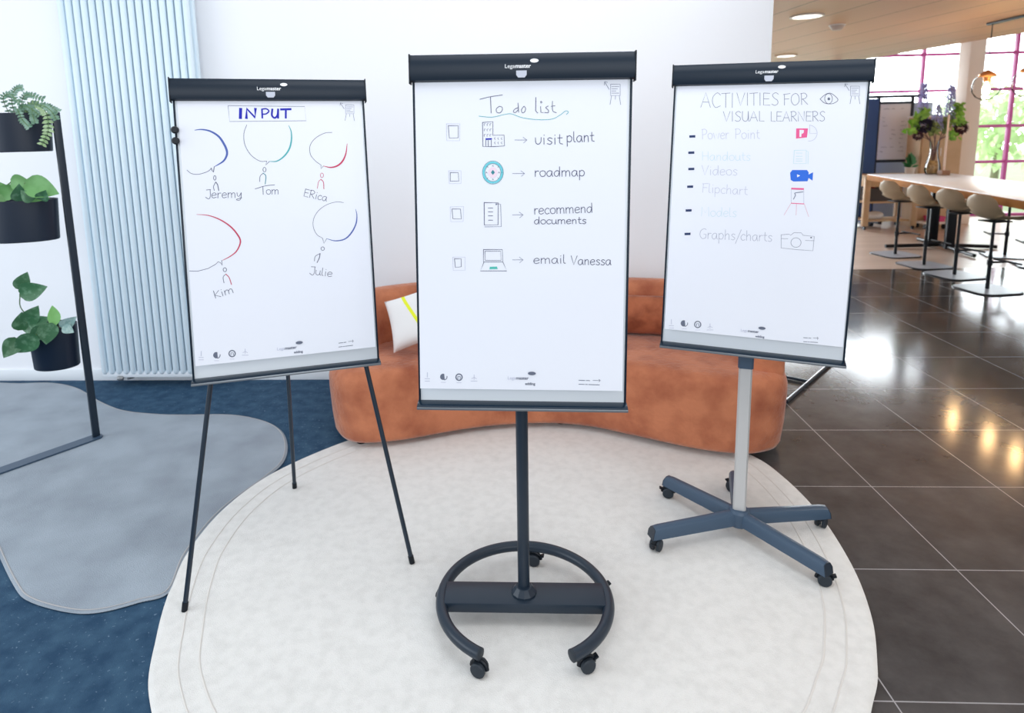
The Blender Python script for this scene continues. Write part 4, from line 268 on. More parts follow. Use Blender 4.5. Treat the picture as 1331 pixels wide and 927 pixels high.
('R','handwriting',[('pale2',1.9,0,'-1932,-797 -1950,-789 -1967,-778 -1985,-768 -2004,-763 -2024,-765 -2048,-776 -2076,-793 -2104,-815 -2129,-841 -2147,-870 -2159,-903 -2166,-942 -2169,-983 -2168,-1023 -2161,-1058 -2148,-1089 -2129,-1120 -2107,-1147 -2082,-1169 -2059,-1182 -2035,-1184 -2010,-1176 -1985,-1164 -1959,-1150 -1934,-1138'),('pale2',1.9,0,'-1934,-1138 -1929,-993 -2020,-994'),('pale2',1.9,0,'-1855,-929 -1850,-1179'),('pale2',1.9,0,'-1853,-1033 -1844,-1014 -1835,-994 -1826,-974 -1816,-957 -1805,-945 -1792,-940 -1777,-939 -1761,-941 -1746,-943 -1730,-945'),('pale2',1.9,0,'-1516,-959 -1532,-951 -1549,-941 -1566,-932 -1582,-926 -1599,-927 -1616,-934 -1635,-948 -1653,-965 -1668,-984 -1680,-1002 -1687,-1021 -1691,-1041 -1692,-1063 -1690,-1083 -1686,-1102 -1679,-1120 -1668,-1139 -1655,-1156 -1641,-1169 -1627,-1176 -1612,-1177 -1597,-1173 -1581,-1165 -1566,-1151 -1553,-1133 -1544,-1108 -1536,-1076 -1529,-1039 -1522,-1002 -1515,-967'),('pale2',1.9,0,'-1516,-946 -1516,-976 -1516,-1007 -1516,-1038 -1515,-1066 -1513,-1091 -1509,-1112 -1503,-1129 -1496,-1144 -1489,-1158 -1483,-1174'),('pale2',1.9,0,'-1426,-925 -1418,-1338'),('pale2',1.9,0,'-1425,-987 -1409,-970 -1393,-951 -1377,-933 -1360,-920 -1344,-916 -1326,-921 -1306,-935 -1287,-954 -1271,-975 -1261,-997 -1258,-1022 -1259,-1051 -1265,-1081 -1273,-1109 -1282,-1130 -1294,-1144 -1308,-1154 -1324,-1160 -1340,-1163 -1356,-1164 -1369,-1160 -1383,-1153 -1396,-1143 -1409,-1132 -1422,-1123'),('pale2',1.9,0,'-1192,-758 -1184,-1170'),('pale2',1.9,0,'-1187,-1025 -1174,-1004 -1162,-981 -1149,-959 -1137,-941 -1123,-930 -1108,-925 -1092,-925 -1076,-931 -1061,-942 -1050,-962 -1043,-992 -1039,-1032 -1037,-1077 -1035,-1124 -1033,-1167'),('pale2',1.9,0,'-815,-951 -830,-943 -845,-934 -860,-925 -875,-920 -888,-919 -902,-925 -917,-936 -931,-950 -940,-964 -944,-977 -940,-989 -929,-1000 -915,-1011 -900,-1023 -886,-1034 -871,-1045 -855,-1056 -838,-1067 -826,-1078 -820,-1091 -821,-1106 -828,-1124 -839,-1141 -853,-1156 -867,-1165 -882,-1167 -899,-1163 -918,-1156 -938,-1148 -956,-1142'),('pale2',1.9,0,'-595,-732 -782,-1308'),('pale2',1.9,0,'-429,-955 -443,-945 -456,-934 -470,-923 -484,-916 -498,-915 -514,-922 -532,-935 -550,-952 -565,-971 -577,-989 -584,-1008 -588,-1028 -589,-1049 -587,-1069 -582,-1088 -574,-1105 -562,-1124 -548,-1140 -532,-1153 -516,-1160 -500,-1160 -482,-1154 -463,-1145 -444,-1135 -425,-1126'),('pale2',1.9,0,'-382,-751 -372,-1158'),('pale2',1.9,0,'-376,-1016 -364,-995 -352,-972 -340,-950 -327,-932 -314,-921 -300,-917 -284,-917 -268,-922 -253,-934 -242,-953 -235,-983 -231,-1022 -229,-1067 -227,-1113 -225,-1156'),('pale2',1.9,0,'11,-942 -5,-934 -21,-924 -37,-916 -53,-910 -69,-910 -85,-918 -103,-931 -120,-948 -135,-966 -146,-984 -153,-1003 -156,-1023 -157,-1044 -155,-1064 -151,-1082 -144,-1100 -133,-1118 -121,-1135 -107,-1148 -94,-1154 -80,-1155 -65,-1152 -50,-1144 -36,-1131 -24,-1113 -14,-1088 -7,-1056 -1,-1021 5,-985 12,-950'),('pale2',1.9,0,'11,-930 11,-959 11,-990 11,-1019 12,-1047 15,-1072 19,-1092 25,-1108 31,-1123 38,-1137 45,-1152'),('pale2',1.9,0,'97,-909 104,-1152'),('pale2',1.9,0,'100,-1010 109,-991 117,-972 125,-952 134,-936 145,-924 157,-919 171,-918 186,-920 201,-922 216,-924'),('pale2',1.9,0,'298,-786 299,-850 298,-919 298,-985 300,-1044 307,-1088 318,-1115 333,-1127 351,-1131 369,-1133 386,-1140'),('pale2',1.9,0,'247,-915 372,-906'),('pale2',1.9,0,'560,-936 545,-928 531,-919 516,-911 502,-905 489,-905 475,-910 461,-921 448,-935 439,-949 436,-962 440,-973 450,-984 464,-995 479,-1006 492,-1017 506,-1028 522,-1039 538,-1049 550,-1061 556,-1073 555,-1088 548,-1105 538,-1123 525,-1137 512,-1146 497,-1148 480,-1144 462,-1137 443,-1129 425,-1123')],[]),
('R','slide_sketch',[('pale',1.6,0,'1580,3434 1635,3427 1689,3408 1739,3377 1783,3336 1819,3286 1846,3230 1863,3169 1869,3107 1863,3046 1846,2989 1818,2938 1782,2895 1737,2862 1687,2841 1633,2832 1578,2836'),('pale',1.5,0,'1587,3454 1612,3124 1844,3124')],[('pink','1130,3313 1537,3313 1528,2972 1149,2923'),('paperwhite','1247,3256 1317,3256 1332,2990 1266,2990'),('paperwhite','1317,3256 1404,3247 1402,3152 1337,3095')]),
('R','document_sketch',[('palecyan2',1.8,0,'1120,2472 1538,2486 1576,1970 1130,1959 1120,2472'),('palecyan2',1.6,0,'1189,2368 1416,2370'),('palecyan2',1.6,0,'1198,2243 1425,2246'),('palecyan2',1.6,0,'1205,2137 1433,2141'),('palecyan2',1.6,0,'1211,2060 1438,2064'),('palecyan2',1.4,0,'1549,2448 1620,2430 1638,1952')],[]),
('R','camera_sketch',[],[('camblue','1036,1600 1107,1710 1620,1721 1685,1636 1691,1549 1840,1639 1845,1315 1701,1420 1671,1289 1179,1267 1075,1325'),('paperwhite','1282,1549 1400,1499 1298,1431')]),
('R','flipchart_sketch',[('pale',1.6,0,'1121,954 1161,404'),('pale',1.6,0,'1565,959 1606,404'),('pink',3.2,0,'1160,413 1610,404'),('pinkline',1.6,0,'1142,386 933,-67'),('pinkline',1.6,0,'1350,381 1365,-47'),('pinkline',1.6,0,'1627,392 1812,-84'),('grey',3.2,0,'1228,574 1241,607 1254,640 1267,673 1278,704 1285,730 1282,753 1270,772 1259,789 1256,804 1271,818 1307,831 1360,841 1421,851 1485,861 1544,871')],[('pink','1117,1019 1565,1016 1570,946 1121,954')]),
('R','camera_sketch',[('grey',1.6,0,'886,-857 1167,-814 1230,-855 1342,-742 1602,-736 1668,-830 2066,-852 2061,-1420 1511,-1412 923,-1382 886,-857'),('grey',1.4,0,'897,-1009 1139,-995'),('grey',1.4,0,'1762,-1030 2078,-1020'),('grey',1.7,0,'1619,-1122 1613,-1188 1586,-1247 1541,-1292 1483,-1318 1421,-1322 1360,-1303 1309,-1264 1273,-1209 1257,-1144 1264,-1079 1291,-1020 1336,-975 1394,-949 1457,-945 1517,-964 1568,-1003 1603,-1058 1619,-1122')],[('slate','1991,-905 1984,-927 1961,-937 1938,-929 1927,-908 1935,-886 1957,-876 1980,-884 1991,-905')]),
('R','printed_symbol',[('grey',1.6,0,'2861,4872 3151,4866 3180,4508 2890,4514 2861,4872'),('grey',1.6,0,'2901,4795 3123,4790'),('grey',1.6,0,'2907,4727 3081,4723'),('grey',1.6,0,'2913,4658 3038,4655'),('grey',1.6,0,'2918,4589 3140,4585'),('grey',1.6,0,'2916,4498 2894,4223'),('grey',1.6,0,'3157,4493 3218,4218'),('grey',1.4,0,'3037,4496 3045,4389'),('grey',1.8,0,'2826,4713 2671,4953'),('grey',1.8,0,'2669,4854 2670,4968 2760,4936')],[]),
('R','printed_symbol',[('pale',2.5,0,'-3111,-4705 -3101,-4907'),('pale',2.2,0,'-3193,-4985 -3003,-4964'),('pale',2.2,0,'-3187,-5086 -2998,-5065')],[]),
('R','printed_symbol',[('slate',2.5,0,'-2450,-4781 -2446,-4806 -2448,-4833 -2454,-4858 -2465,-4882 -2479,-4904 -2498,-4922 -2519,-4936 -2542,-4946'),('pale',1.5,0,'-2667,-5063 -2480,-5042')],[('slate','-2533,-4929 -2566,-4947 -2601,-4954 -2636,-4951 -2669,-4936 -2696,-4913 -2715,-4881 -2725,-4845 -2725,-4807 -2715,-4769 -2696,-4736 -2669,-4710 -2636,-4693 -2601,-4686 -2566,-4690')]),
('R','printed_symbol',[('slate',4,0,'-1920,-4797 -1924,-4839 -1939,-4878 -1965,-4910 -1998,-4933 -2036,-4943 -2074,-4941 -2109,-4926 -2138,-4899 -2157,-4864 -2166,-4824 -2162,-4782 -2147,-4743 -2121,-4711 -2088,-4688 -2050,-4678 -2012,-4681 -1977,-4696 -1948,-4722 -1929,-4757 -1920,-4797'),('slate',2.5,0,'-2085,-4882 -2091,-4782 -1999,-4773 -1993,-4872'),('pale',1.5,0,'-2122,-5053 -1938,-5033')],[]),
('R','printed_symbol',[('pale',2.2,0,'-1557,-4725 -1546,-4923'),('pale',2,0,'-1639,-4900 -1552,-4824 -1457,-4880'),('pale',2,0,'-1663,-5003 -1421,-4976')],[]),
('R','printed_note',[('slate',2.4,0,'1975,-4918 2120,-4912'),('slate',2.4,0,'2154,-4911 2239,-4907'),('slate',1.6,0,'2317,-4888 2488,-4881'),('slate',1.6,0,'2458,-4835 2495,-4880 2466,-4935'),('slate',2.2,0,'1986,-5076 2119,-5070'),('slate',2.2,0,'2145,-5069 2198,-5066'),('slate',2.2,0,'2225,-5065 2488,-5053')],[])]
# ------------------------------------------------------------------ setting
def floor_tile_mat():
    m_ = mat('stone_tile', (.072, .064, .060), .20, spec=.5); nt = m_.node_tree; b = nt.nodes['Principled BSDF']
    tc = nt.nodes.new('ShaderNodeTexCoord'); sp = nt.nodes.new('ShaderNodeSeparateXYZ'); nt.links.new(tc.outputs['Object'], sp.inputs[0])
    def line(out, off, per, w):
        f = math_node(nt, 'FRACT', math_node(nt, 'DIVIDE', math_node(nt, 'SUBTRACT', out, off - 20 * per), per))
        d = math_node(nt, 'ABSOLUTE', math_node(nt, 'SUBTRACT', f, .5))
        return math_node(nt, 'GREATER_THAN', d, .5 - w / per / 2)
    gx = line(sp.outputs[0], 1.600, .545, .0042); gy = line(sp.outputs[1], 2.211, .569, .0042)
    g = math_node(nt, 'MAXIMUM', gx, gy)
    n = nt.nodes.new('ShaderNodeTexNoise'); n.inputs['Scale'].default_value = 3.5; n.inputs['Detail'].default_value = 9; n.inputs['Roughness'].default_value = .65
    nt.links.new(tc.outputs['Object'], n.inputs['Vector'])
    mr = nt.nodes.new('ShaderNodeMapRange'); mr.inputs['From Min'].default_value = .3; mr.inputs['From Max'].default_value = .72; nt.links.new(n.outputs['Fac'], mr.inputs['Value'])
    c1 = nt.nodes.new('ShaderNodeMix'); c1.data_type = 'RGBA'; c1.inputs[6].default_value = (.042, .040, .041, 1); c1.inputs[7].default_value = (.102, .096, .096, 1); nt.links.new(mr.outputs[0], c1.inputs[0])
    c2 = nt.nodes.new('ShaderNodeMix'); c2.data_type = 'RGBA'; c2.inputs[7].default_value = (.32, .31, .32, 1); nt.links.new(g, c2.inputs[0]); nt.links.new(c1.outputs[2], c2.inputs[6]); nt.links.new(c2.outputs[2], b.inputs['Base Color'])
    rr = nt.nodes.new('ShaderNodeMapRange'); rr.inputs['To Min'].default_value = .115; rr.inputs['To Max'].default_value = .145; nt.links.new(n.outputs['Fac'], rr.inputs['Value'])
    r2 = math_node(nt, 'MAXIMUM', rr.outputs[0], math_node(nt, 'MULTIPLY', g, .6)); nt.links.new(r2, b.inputs['Roughness'])
    return m_
def plank_mat(name, cols, w, rough, along='Y', rot=0.0, gap=.03, gapcol=None):
    m_ = mat(name, cols[0], rough); nt = m_.node_tree; b = nt.nodes['Principled BSDF']
    tc = nt.nodes.new('ShaderNodeTexCoord'); mp = nt.nodes.new('ShaderNodeMapping'); mp.inputs['Rotation'].default_value = (0, 0, rot); nt.links.new(tc.outputs['Object'], mp.inputs[0])
    sp = nt.nodes.new('ShaderNodeSeparateXYZ'); nt.links.new(mp.outputs[0], sp.inputs[0])
    q = math_node(nt, 'DIVIDE', sp.outputs[0 if along == 'Y' else 1], w); fl = math_node(nt, 'FLOOR', q); fr = math_node(nt, 'FRACT', q)
    wn = nt.nodes.new('ShaderNodeTexWhiteNoise'); wn.noise_dimensions = '1D'; nt.links.new(fl, wn.inputs['W'])
    mp2 = nt.nodes.new('ShaderNodeMapping'); mp2.inputs['Scale'].default_value = (12, .8, 1) if along == 'Y' else (.8, 12, 1); nt.links.new(mp.outputs[0], mp2.inputs[0])
    n = nt.nodes.new('ShaderNodeTexNoise'); n.inputs['Scale'].default_value = 2.0; n.inputs['Detail'].default_value = 5; nt.links.new(mp2.outputs[0], n.inputs['Vector'])
    s = math_node(nt, 'MULTIPLY', math_node(nt, 'ADD', wn.outputs[0], n.outputs['Fac']), .5)
    c1 = nt.nodes.new('ShaderNodeMix'); c1.data_type = 'RGBA'; c1.inputs[6].default_value = (*cols[0], 1); c1.inputs[7].default_value = (*cols[1], 1); nt.links.new(s, c1.inputs[0])
    g = math_node(nt, 'LESS_THAN', fr, gap)
    c2 = nt.nodes.new('ShaderNodeMix'); c2.data_type = 'RGBA'; c2.inputs[7].default_value = (*(gapcol or (.12, .07, .04)), 1); nt.links.new(g, c2.inputs[0]); nt.links.new(c1.outputs[2], c2.inputs[6]); nt.links.new(c2.outputs[2], b.inputs['Base Color'])
    return m_
M['tile'] = floor_tile_mat()
M['wood_floor'] = plank_mat('oak_floor', ((.54, .42, .34), (.70, .57, .48)), .14, .32, 'X', gap=.02, gapcol=(.25, .16, .1))
M['ceiling'] = plank_mat('ceiling_planks', ((.60, .365, .215), (.69, .44, .275)), .62, .55, 'Y', rot=math.radians(-9), gap=.02, gapcol=(.16, .09, .05))
M['oak'] = mat('oak', (.55, .33, .15), .5, noise=(6, (.42, .23, .09), .35, .7, 6))
M['oak_pale'] = mat('pale_plywood', (.62, .44, .27), .55, noise=(5, (.55, .38, .22), .35, .7, 5))
M['column'] = mat('column_plaster', (.86, .77, .69), .8)
M['magenta'] = mat('magenta_window_frame', (.62, .10, .38), .45)
M['glass'] = glass_mat('window_glass', (.97, .98, .98)); M['clear_glass'] = glass_mat('clear_glass', (.93, .94, .93)); M['lamp_glass'] = glass_mat('lamp_glass', (.985, .98, .975), ior=1.09)
def struct(name, mb, m_, **k):
    o = mb.build(name, m_, **k); o['kind'] = 'structure'; return o
b = MB(); b.box((4.1, 3.225, -.03), (8.6, 8.45, .06)); struct('floor', b, M['tile'], smooth=False)
b = MB(); b.box((-2.75, 1.56, -.03), (5.1, 5.12, .06)); struct('floor.001', b, M['navy_carpet'], smooth=False)
b = MB(); b.box((3.2, 10.0, -.03), (12.0, 5.1, .06)); struct('floor.002', b, M['wood_floor'], smooth=False)
b = MB(); b.box((-1.7625, 4.22, 1.6), (6.675, .2, 3.2)); struct('wall_back', b, M['wall'], smooth=False)
b = MB(); b.box((-1.7625, 4.1135, .04), (6.675, .013, .08), bevel=.004); struct('baseboard_back', b, M['skirting'])
ce = lambda y: 6.07 + (11.52 - y) * .18
b = MB(); b.prism([(.9, 4.12), (1.58, 4.12), (1.62, -1.0), (ce(-1.0), -1.0), (ce(12.4), 12.4), (-1.5, 12.4), (-1.5, 4.33), (.9, 4.33)], 2.75, 2.87); struct('ceiling', b, M['ceiling'], smooth=False)
b = MB(); b.prism([(ce(-1.0) - .3, -1.0), (13, -1.0), (13, 12.4), (ce(12.4) - .3, 12.4)], 3.25, 3.35); struct('ceiling.001', b, M['ceiling'], smooth=False)
b = MB(); b.box((9.5, 12.02, 3.72), (7.8, .1, .9)); struct('wall_far', b, M['wall'], smooth=False)
b = MB(); b.box((-1.0, 8.3, 1.4), (.12, 8.0, 2.8)); struct('wall_left', b, M['wall'], smooth=False)
b = MB(); b.box((7.35, 11.0, 1.62), (.24, .26, 3.24), bevel=.004); struct('column', b, M['column'])
# glazed wall with magenta mullions, beyond the bar table
w1 = thing('window_1', None, None, (6, 11.9, 0)); w1['kind'] = 'structure'
b = MB()
for z in (.02, .96, 1.58, 2.21, 2.82, 3.45, 4.1): b.box((6.0, 11.9, z), (14.0, .06, .05 if 0 < z < 4 else .07), bevel=.004)
for x in (-.95, .5, 1.95, 3.4, 4.25, 5.70, 7.14, 8.68, 10.0, 11.5, 12.97): b.box((x, 11.9, 2.06), (.045, .08, 4.1), bevel=.004)
b.box((5.72, 11.86, 2.06), (.55, .03, .10), bevel=.004)
o = b.build('window_frame', M['magenta'], w1, (6, 11.9, 0)); o['kind'] = 'structure'
b = MB(); b.box((6.0, 11.915, 2.06), (13.9, .012, 4.06)); o = b.build('glazing', M['glass'], w1, (6, 11.9, 0), smooth=False); o['kind'] = 'structure'
M['lawn'] = mat('lawn', (.34, .46, .20), .9, noise=(2, (.42, .52, .28), .3, .7))
b = MB(); b.box((8, 25, -.08), (60, 26.1, .1)); struct('ground', b, M['lawn'], smooth=False)

# ------------------------------------------------------------------ rugs
def pebble(name, pts, h, m_, label, seam_off, bind):
    P = cr([(x, y, 0) for x, y in pts], 8, True); n = len(P)
    if sum(P[i].x * P[(i + 1) % n].y - P[(i + 1) % n].x * P[i].y for i in range(n)) < 0: P.reverse()
    N = []
    for i in range(n):
        t = (P[(i + 1) % n] - P[i - 1]).normalized(); N.append(Vector((-t.y, t.x, 0)))      # inward
    off = lambda d, z: [Vector((P[i].x + N[i].x * d, P[i].y + N[i].y * d, z)) for i in range(n)]
    b = MB(); b.rings([off(0, 0.001), off(-.004, h * .5), off(.004, h * .92), off(.016, h)]); o = b.build(name, m_, angle=60)
    tag(o, label, 'rug')
    for d, w in seam_off:
        b = MB(); A = off(d, h + .0006); B = off(d + w, h + .0006); C_ = off(d + w * .5, h + .002)
        b.rings([A, C_, B], cap=False); b.build('seam', bind, o, smooth=True)
    return o
cream_pts = [(-1.076, 1.598), (-1.182, 1.827), (-1.254, 2.043), (-1.298, 2.26), (-1.289, 2.552), (-1.193, 2.845), (-.972, 3.134), (-.70, 3.36), (-.35, 3.52), (.1, 3.58), (.55, 3.5), (.92, 3.30), (1.16, 3.06), (1.235, 2.85), (1.262, 2.56),
             (1.23, 2.231), (1.165, 1.977), (1.08, 1.783), (.999, 1.648), (.8, 1.42), (.4, 1.22), (0, 1.15), (-.45, 1.18), (-.85, 1.36)]
RH = .012
pebble('round_rug', cream_pts, RH, M['cream_rug'], 'large round cream rug with stitched rings under the flipcharts and sofa', [(.075, .006), (.135, .007)], M['rug_seam'])
grey_pts = [(-3.9, 4.03), (-3.374, 4.04), (-3.15, 4.045), (-2.914, 3.955), (-2.62, 3.74), (-2.381, 3.60), (-2.15, 3.545), (-1.964, 3.533), (-1.683, 3.533), (-1.469, 3.459), (-1.32, 3.34), (-1.225, 3.18), (-1.175, 3.0), (-1.196, 2.845), (-1.292, 2.552), (-1.301, 2.26),
            (-1.257, 2.043), (-1.339, 1.985), (-1.448, 1.936), (-1.557, 1.934), (-1.733, 1.983), (-1.85, 2.06), (-2.10, 2.28), (-2.42, 2.58), (-2.70, 2.82), (-3.0, 2.9), (-3.6, 3.0), (-4.05, 3.5)]
pebble('pebble_rug', grey_pts, .011, M['grey_rug'], 'grey pebble shaped rug under the black plant stand', [(.005, .006)], M['rug_binding'])

# ------------------------------------------------------------------ curved sofa
def outline_offset(P):
    n = len(P); N = []
    for i in range(n):
        t = (P[(i + 1) % n] - P[i - 1]).normalized(); N.append(Vector((-t.y, t.x, 0)))
    return N
sofa_loc = Vector((.18, 3.5, RH))
front = [(-1.005, 3.30), (-.965, 3.19), (-.88, 3.10), (-.76, 3.075), (-.56, 3.118), (-.3, 3.225), (-.06, 3.29), (.2, 3.308), (.4, 3.265), (.6, 3.165), (.86, 3.03), (1.06, 2.968), (1.21, 2.985), (1.32, 3.06), (1.375, 3.22)]
rear = [(1.375, 3.45), (1.27, 3.70), (1.05, 3.88), (.75, 3.96), (.35, 3.99), (-.05, 3.985), (-.45, 3.94), (-.75, 3.84), (-.94, 3.66), (-1.01, 3.46)]
SP = cr([(x, y, 0) for x, y in front + rear], 6, True); SN = outline_offset(SP)
soff = lambda d, z: [Vector((SP[i].x + SN[i].x * d, SP[i].y + SN[i].y * d, z)) for i in range(len(SP))]
sofa = thing('curved_sofa', 'low curved sofa in rust orange velvet against the white wall', 'sofa', sofa_loc)
b = MB(); b.rings([soff(.055, .042), soff(.03, .046), soff(.018, .07), soff(.008, .16), soff(0, .30), soff(0, .36), soff(.008, .392), soff(.024, .415), soff(.05, .428), soff(.085, .433)])
b.build('seat_base', M['velvet'], sofa, sofa_loc, angle=70)
def sweep2d(path, prof, hfun=None, endr=.06, wig=None):
    """path of (x,y) points, prof of (offset to the left of travel, z); ends are rounded"""
    n = len(path); secs = []
    cxo = sum(p[0] for p in prof) / len(prof); czo = sum(p[1] for p in prof) / len(prof)
    T = [(path[min(i + 1, n - 1)] - path[max(i - 1, 0)]).normalized() for i in range(n)]
    def sec(p, t, s, k):
        nn = Vector((-t.y, t.x, 0)); h = hfun(k) if hfun else 1.0; out = []
        for a, z in prof:
            a2 = cxo + (a - cxo) * s; z2 = (czo + (z - czo) * (s * .55 + .45)) 
            zb = prof[0][1]; z2 = zb + (z2 - zb) * h
            out.append(Vector((p.x, p.y, 0)) + nn * a2 + Vector((0, 0, z2)))
        return out
    for ang in (80, 60, 40, 20):
        a = math.radians(ang); secs.append(sec(path[0] - T[0] * endr * math.sin(a), T[0], max(.08, math.cos(a)), 0.0))
    for i in range(n): secs.append(sec(path[i], T[i], 1.0, i / (n - 1)))
    for ang in (20, 40, 60, 80):
        a = math.radians(ang); secs.append(sec(path[-1] + T[-1] * endr * math.sin(a), T[-1], max(.08, math.cos(a)), 1.0))
    return secs
bp_ctrl = [(-.895, 3.40), (-.90, 3.50), (-.83, 3.64), (-.68, 3.745), (-.43, 3.835), (-.05, 3.875), (.35, 3.88), (.72, 3.852), (1.0, 3.78), (1.18, 3.63), (1.262, 3.44), (1.262, 3.25), (1.225, 3.14)]
bpath = cr([(x, y, 0) for x, y in bp_ctrl], 6)
bprof = [(.105, .06), (.107, .35), (.107, .62), (.095, .69), (.055, .728), (0, .738), (-.055, .728), (-.095, .69), (-.107, .62), (-.105, .40), (-.10, .36), (.0, .05)]
hf = lambda k: 1.0 - .16 * max(0, (k - .8) / .2) ** 1.5 - .08 * max(0, (.12 - k) / .12)
b = MB(); b.rings(sweep2d(bpath, bprof, hf)); b.build('backrest', M['velvet'], sofa, sofa_loc, angle=70)
# loose wrinkled back cushions along the right half
for (a, c_) in ((.40, .84),):
    path = cr([(x, y, 0) for x, y in bp_ctrl], 10); n = len(path); seg = [p.copy() for p in path[int(a * n):int(c_ * n)]]
    prof = [(-.10, .44), (-.13, .435), (-.19, .45), (-.225, .50), (-.23, .55), (-.215, .61), (-.18, .655), (-.14, .665), (-.11, .64), (-.105, .55)]
    b = MB(); b.rings(sweep2d(seg, prof, None, .035)); bmesh.ops.subdivide_edges(b.bm, edges=list(b.bm.edges), cuts=1, use_grid_fill=True)
    for v in b.bm.verts:
        q = mnoise.noise(Vector((v.co.x * 14, v.co.y * 14, v.co.z * 5))) * .016 + mnoise.noise(Vector((v.co.x * 5, v.co.y * 5, v.co.z * 22))) * .008
        if v.co.z > .445: v.co += Vector((q * .4, -q, q * .3))
    b.build('back_cushion', M['velvet_dark'], sofa, sofa_loc, angle=80)
for x, y in ((-.82, 3.18), (.25, 3.42), (1.255, 3.11), (1.24, 3.5), (-.9, 3.6), (.2, 3.88)):
    b = MB(); b.lathe([(.022, 0), (.026, .006), (.028, .05)], (x, y, 0), 16); b.build('foot', M['black_plastic'], sofa, (sofa_loc.x, sofa_loc.y, 0))
# ------------------------------------------------------------------ white pillow with a yellow line
def pillow_mat():
    m_ = mat('pillow_fabric', (.80, .78, .77), .9, bump=(120, .15, .003)); nt = m_.node_tree; b_ = nt.nodes['Principled BSDF']
    tc = nt.nodes.new('ShaderNodeTexCoord'); sp = nt.nodes.new('ShaderNodeSeparateXYZ'); nt.links.new(tc.outputs['Object'], sp.inputs[0])
    s = math_node(nt, 'ADD', math_node(nt, 'MULTIPLY', sp.outputs[0], .93), math_node(nt, 'MULTIPLY', sp.outputs[2], .36))
    d = math_node(nt, 'LESS_THAN', math_node(nt, 'ABSOLUTE', math_node(nt, 'SUBTRACT', s, -.016)), .009)
    mx = nt.nodes.new('ShaderNodeMix'); mx.data_type = 'RGBA'; mx.inputs[6].default_value = (.80, .78, .77, 1); mx.inputs[7].default_value = (.78, .82, .03, 1)
    nt.links.new(d, mx.inputs[0]); nt.links.new(mx.outputs[2], b_.inputs['Base Color']); return m_
M['pillow'] = pillow_mat()
b = MB(); NU = 22
for sgn in (1, -1):
    rows = []
    for i in range(NU + 1):
        r = []
        for j in range(NU + 1):
            u, v = 2 * i / NU - 1, 2 * j / NU - 1
            t = .062 * max(0, (1 - u ** 4) * (1 - v ** 4)) ** .5 + .002
            r.append(Vector((.19 * u * (1 - .07 * (1 - v * v)), sgn * t, .15 * v * (1 - .07 * (1 - u * u)))))
        rows.append(r)
    b.grid(rows)
bmesh.ops.remove_doubles(b.bm, verts=b.bm.verts, dist=.0045)
pil = b.build('throw_pillow', M['pillow'], angle=80); pil.location = (-.508, 3.385, .640); pil.rotation_euler = (math.radians(-32), math.radians(-19), math.radians(-4))
tag(pil, 'white throw pillow with a thin yellow line leaning on the orange sofa', 'pillow')

# ------------------------------------------------------------------ casters (parts of a flipchart): caster > wheel, wheel, brake
def caster(parent, org, x, y, z0, ang, h, brake=True, R=.0235):
    c = Vector((math.cos(ang), math.sin(ang), 0)); s_ = Vector((-c.y, c.x, 0)); p = Vector((x, y, z0)) + c * .012
    b = MB(); b.lathe([(.006, .03), (.0075, .034), (.0075, h)], (x, y, z0), 12)
    b.tube([p + Vector((0, 0, R)) + (c * math.cos(t) + Vector((0, 0, 1)) * math.sin(t)) * (R + .002) for t in [PI * k / 8 for k in range(0, 9)]], .0065, 8)
    b.box(tuple(p + Vector((0, 0, R + .012))), (.02, .014, .02), Matrix.Rotation(ang, 3, 'Z'), .003)
    o = b.build('caster', M['black_plastic'], parent, org)
    for sg in (-1, 1):
        b = MB(); q = p + s_ * (sg * .0125) + Vector((0, 0, R)); ax = s_ * sg
        b.lathe([(R * .6, -.007), (R, -.005), (R, .004), (R * .86, .0075), (R * .8, .0078)], q, 20, ax)
        b.build('wheel', M['caster_grey'], o, org)
    if brake:
        b = MB(); q = p + c * (R + .006) + Vector((0, 0, R + .014)); b.box(tuple(q), (.018, .02, .006), Matrix.Rotation(ang, 3, 'Z') @ Matrix.Rotation(math.radians(-25), 3, 'Y'), .002); b.build('brake_lever', M['black_plastic'], o, org)
    return o
# ------------------------------------------------------------------ flipchart boards, pads, ink
CAMP = Vector((0, 0, 1.6))
BOARD = dict(L=((-.90193, 2.4465, 1.271), 19.629, 7.067, -.364, 1.1379, .90), C=((.02758, 2.1041, 1.277), -.567, 2.376, -.692, 1.1637, .90), R=((.9835, 2.6241, 1.275), -18.021, 2.021, -1.37, 1.1715, .885))
class Frame:
    def __init__(s, k):
        c, yaw, t, ro, H_, sc = BOARD[k]; yaw, t, ro = map(math.radians, (yaw, t, ro))
        r = Vector((math.cos(yaw), math.sin(yaw), 0)); n = Vector((math.sin(yaw), -math.cos(yaw), 0)); u = Vector((0, 0, 1)) * math.cos(t) - n * math.sin(t)
        s.r = r * math.cos(ro) + u * math.sin(ro); s.u = u * math.cos(ro) - r * math.sin(ro); s.n = s.r.cross(s.u)
        s.c = CAMP + (Vector(c) - CAMP) * sc; s.s = sc; s.H = H_
        s.rot = Matrix((s.r, s.u, s.n)).transposed()
    def p(s, u, v, n=0.0): return s.c + s.r * (u * s.s) + s.u * (v * s.s) + s.n * n      # u, v in metres on the 0.70 m board
    def bx(s, b, u0, u1, v0, v1, n0, n1, bevel=.0):
        b.box(tuple(s.p((u0 + u1) / 2, (v0 + v1) / 2, (n0 + n1) / 2)), ((u1 - u0) * s.s, (v1 - v0) * s.s, n1 - n0), s.rot, bevel)
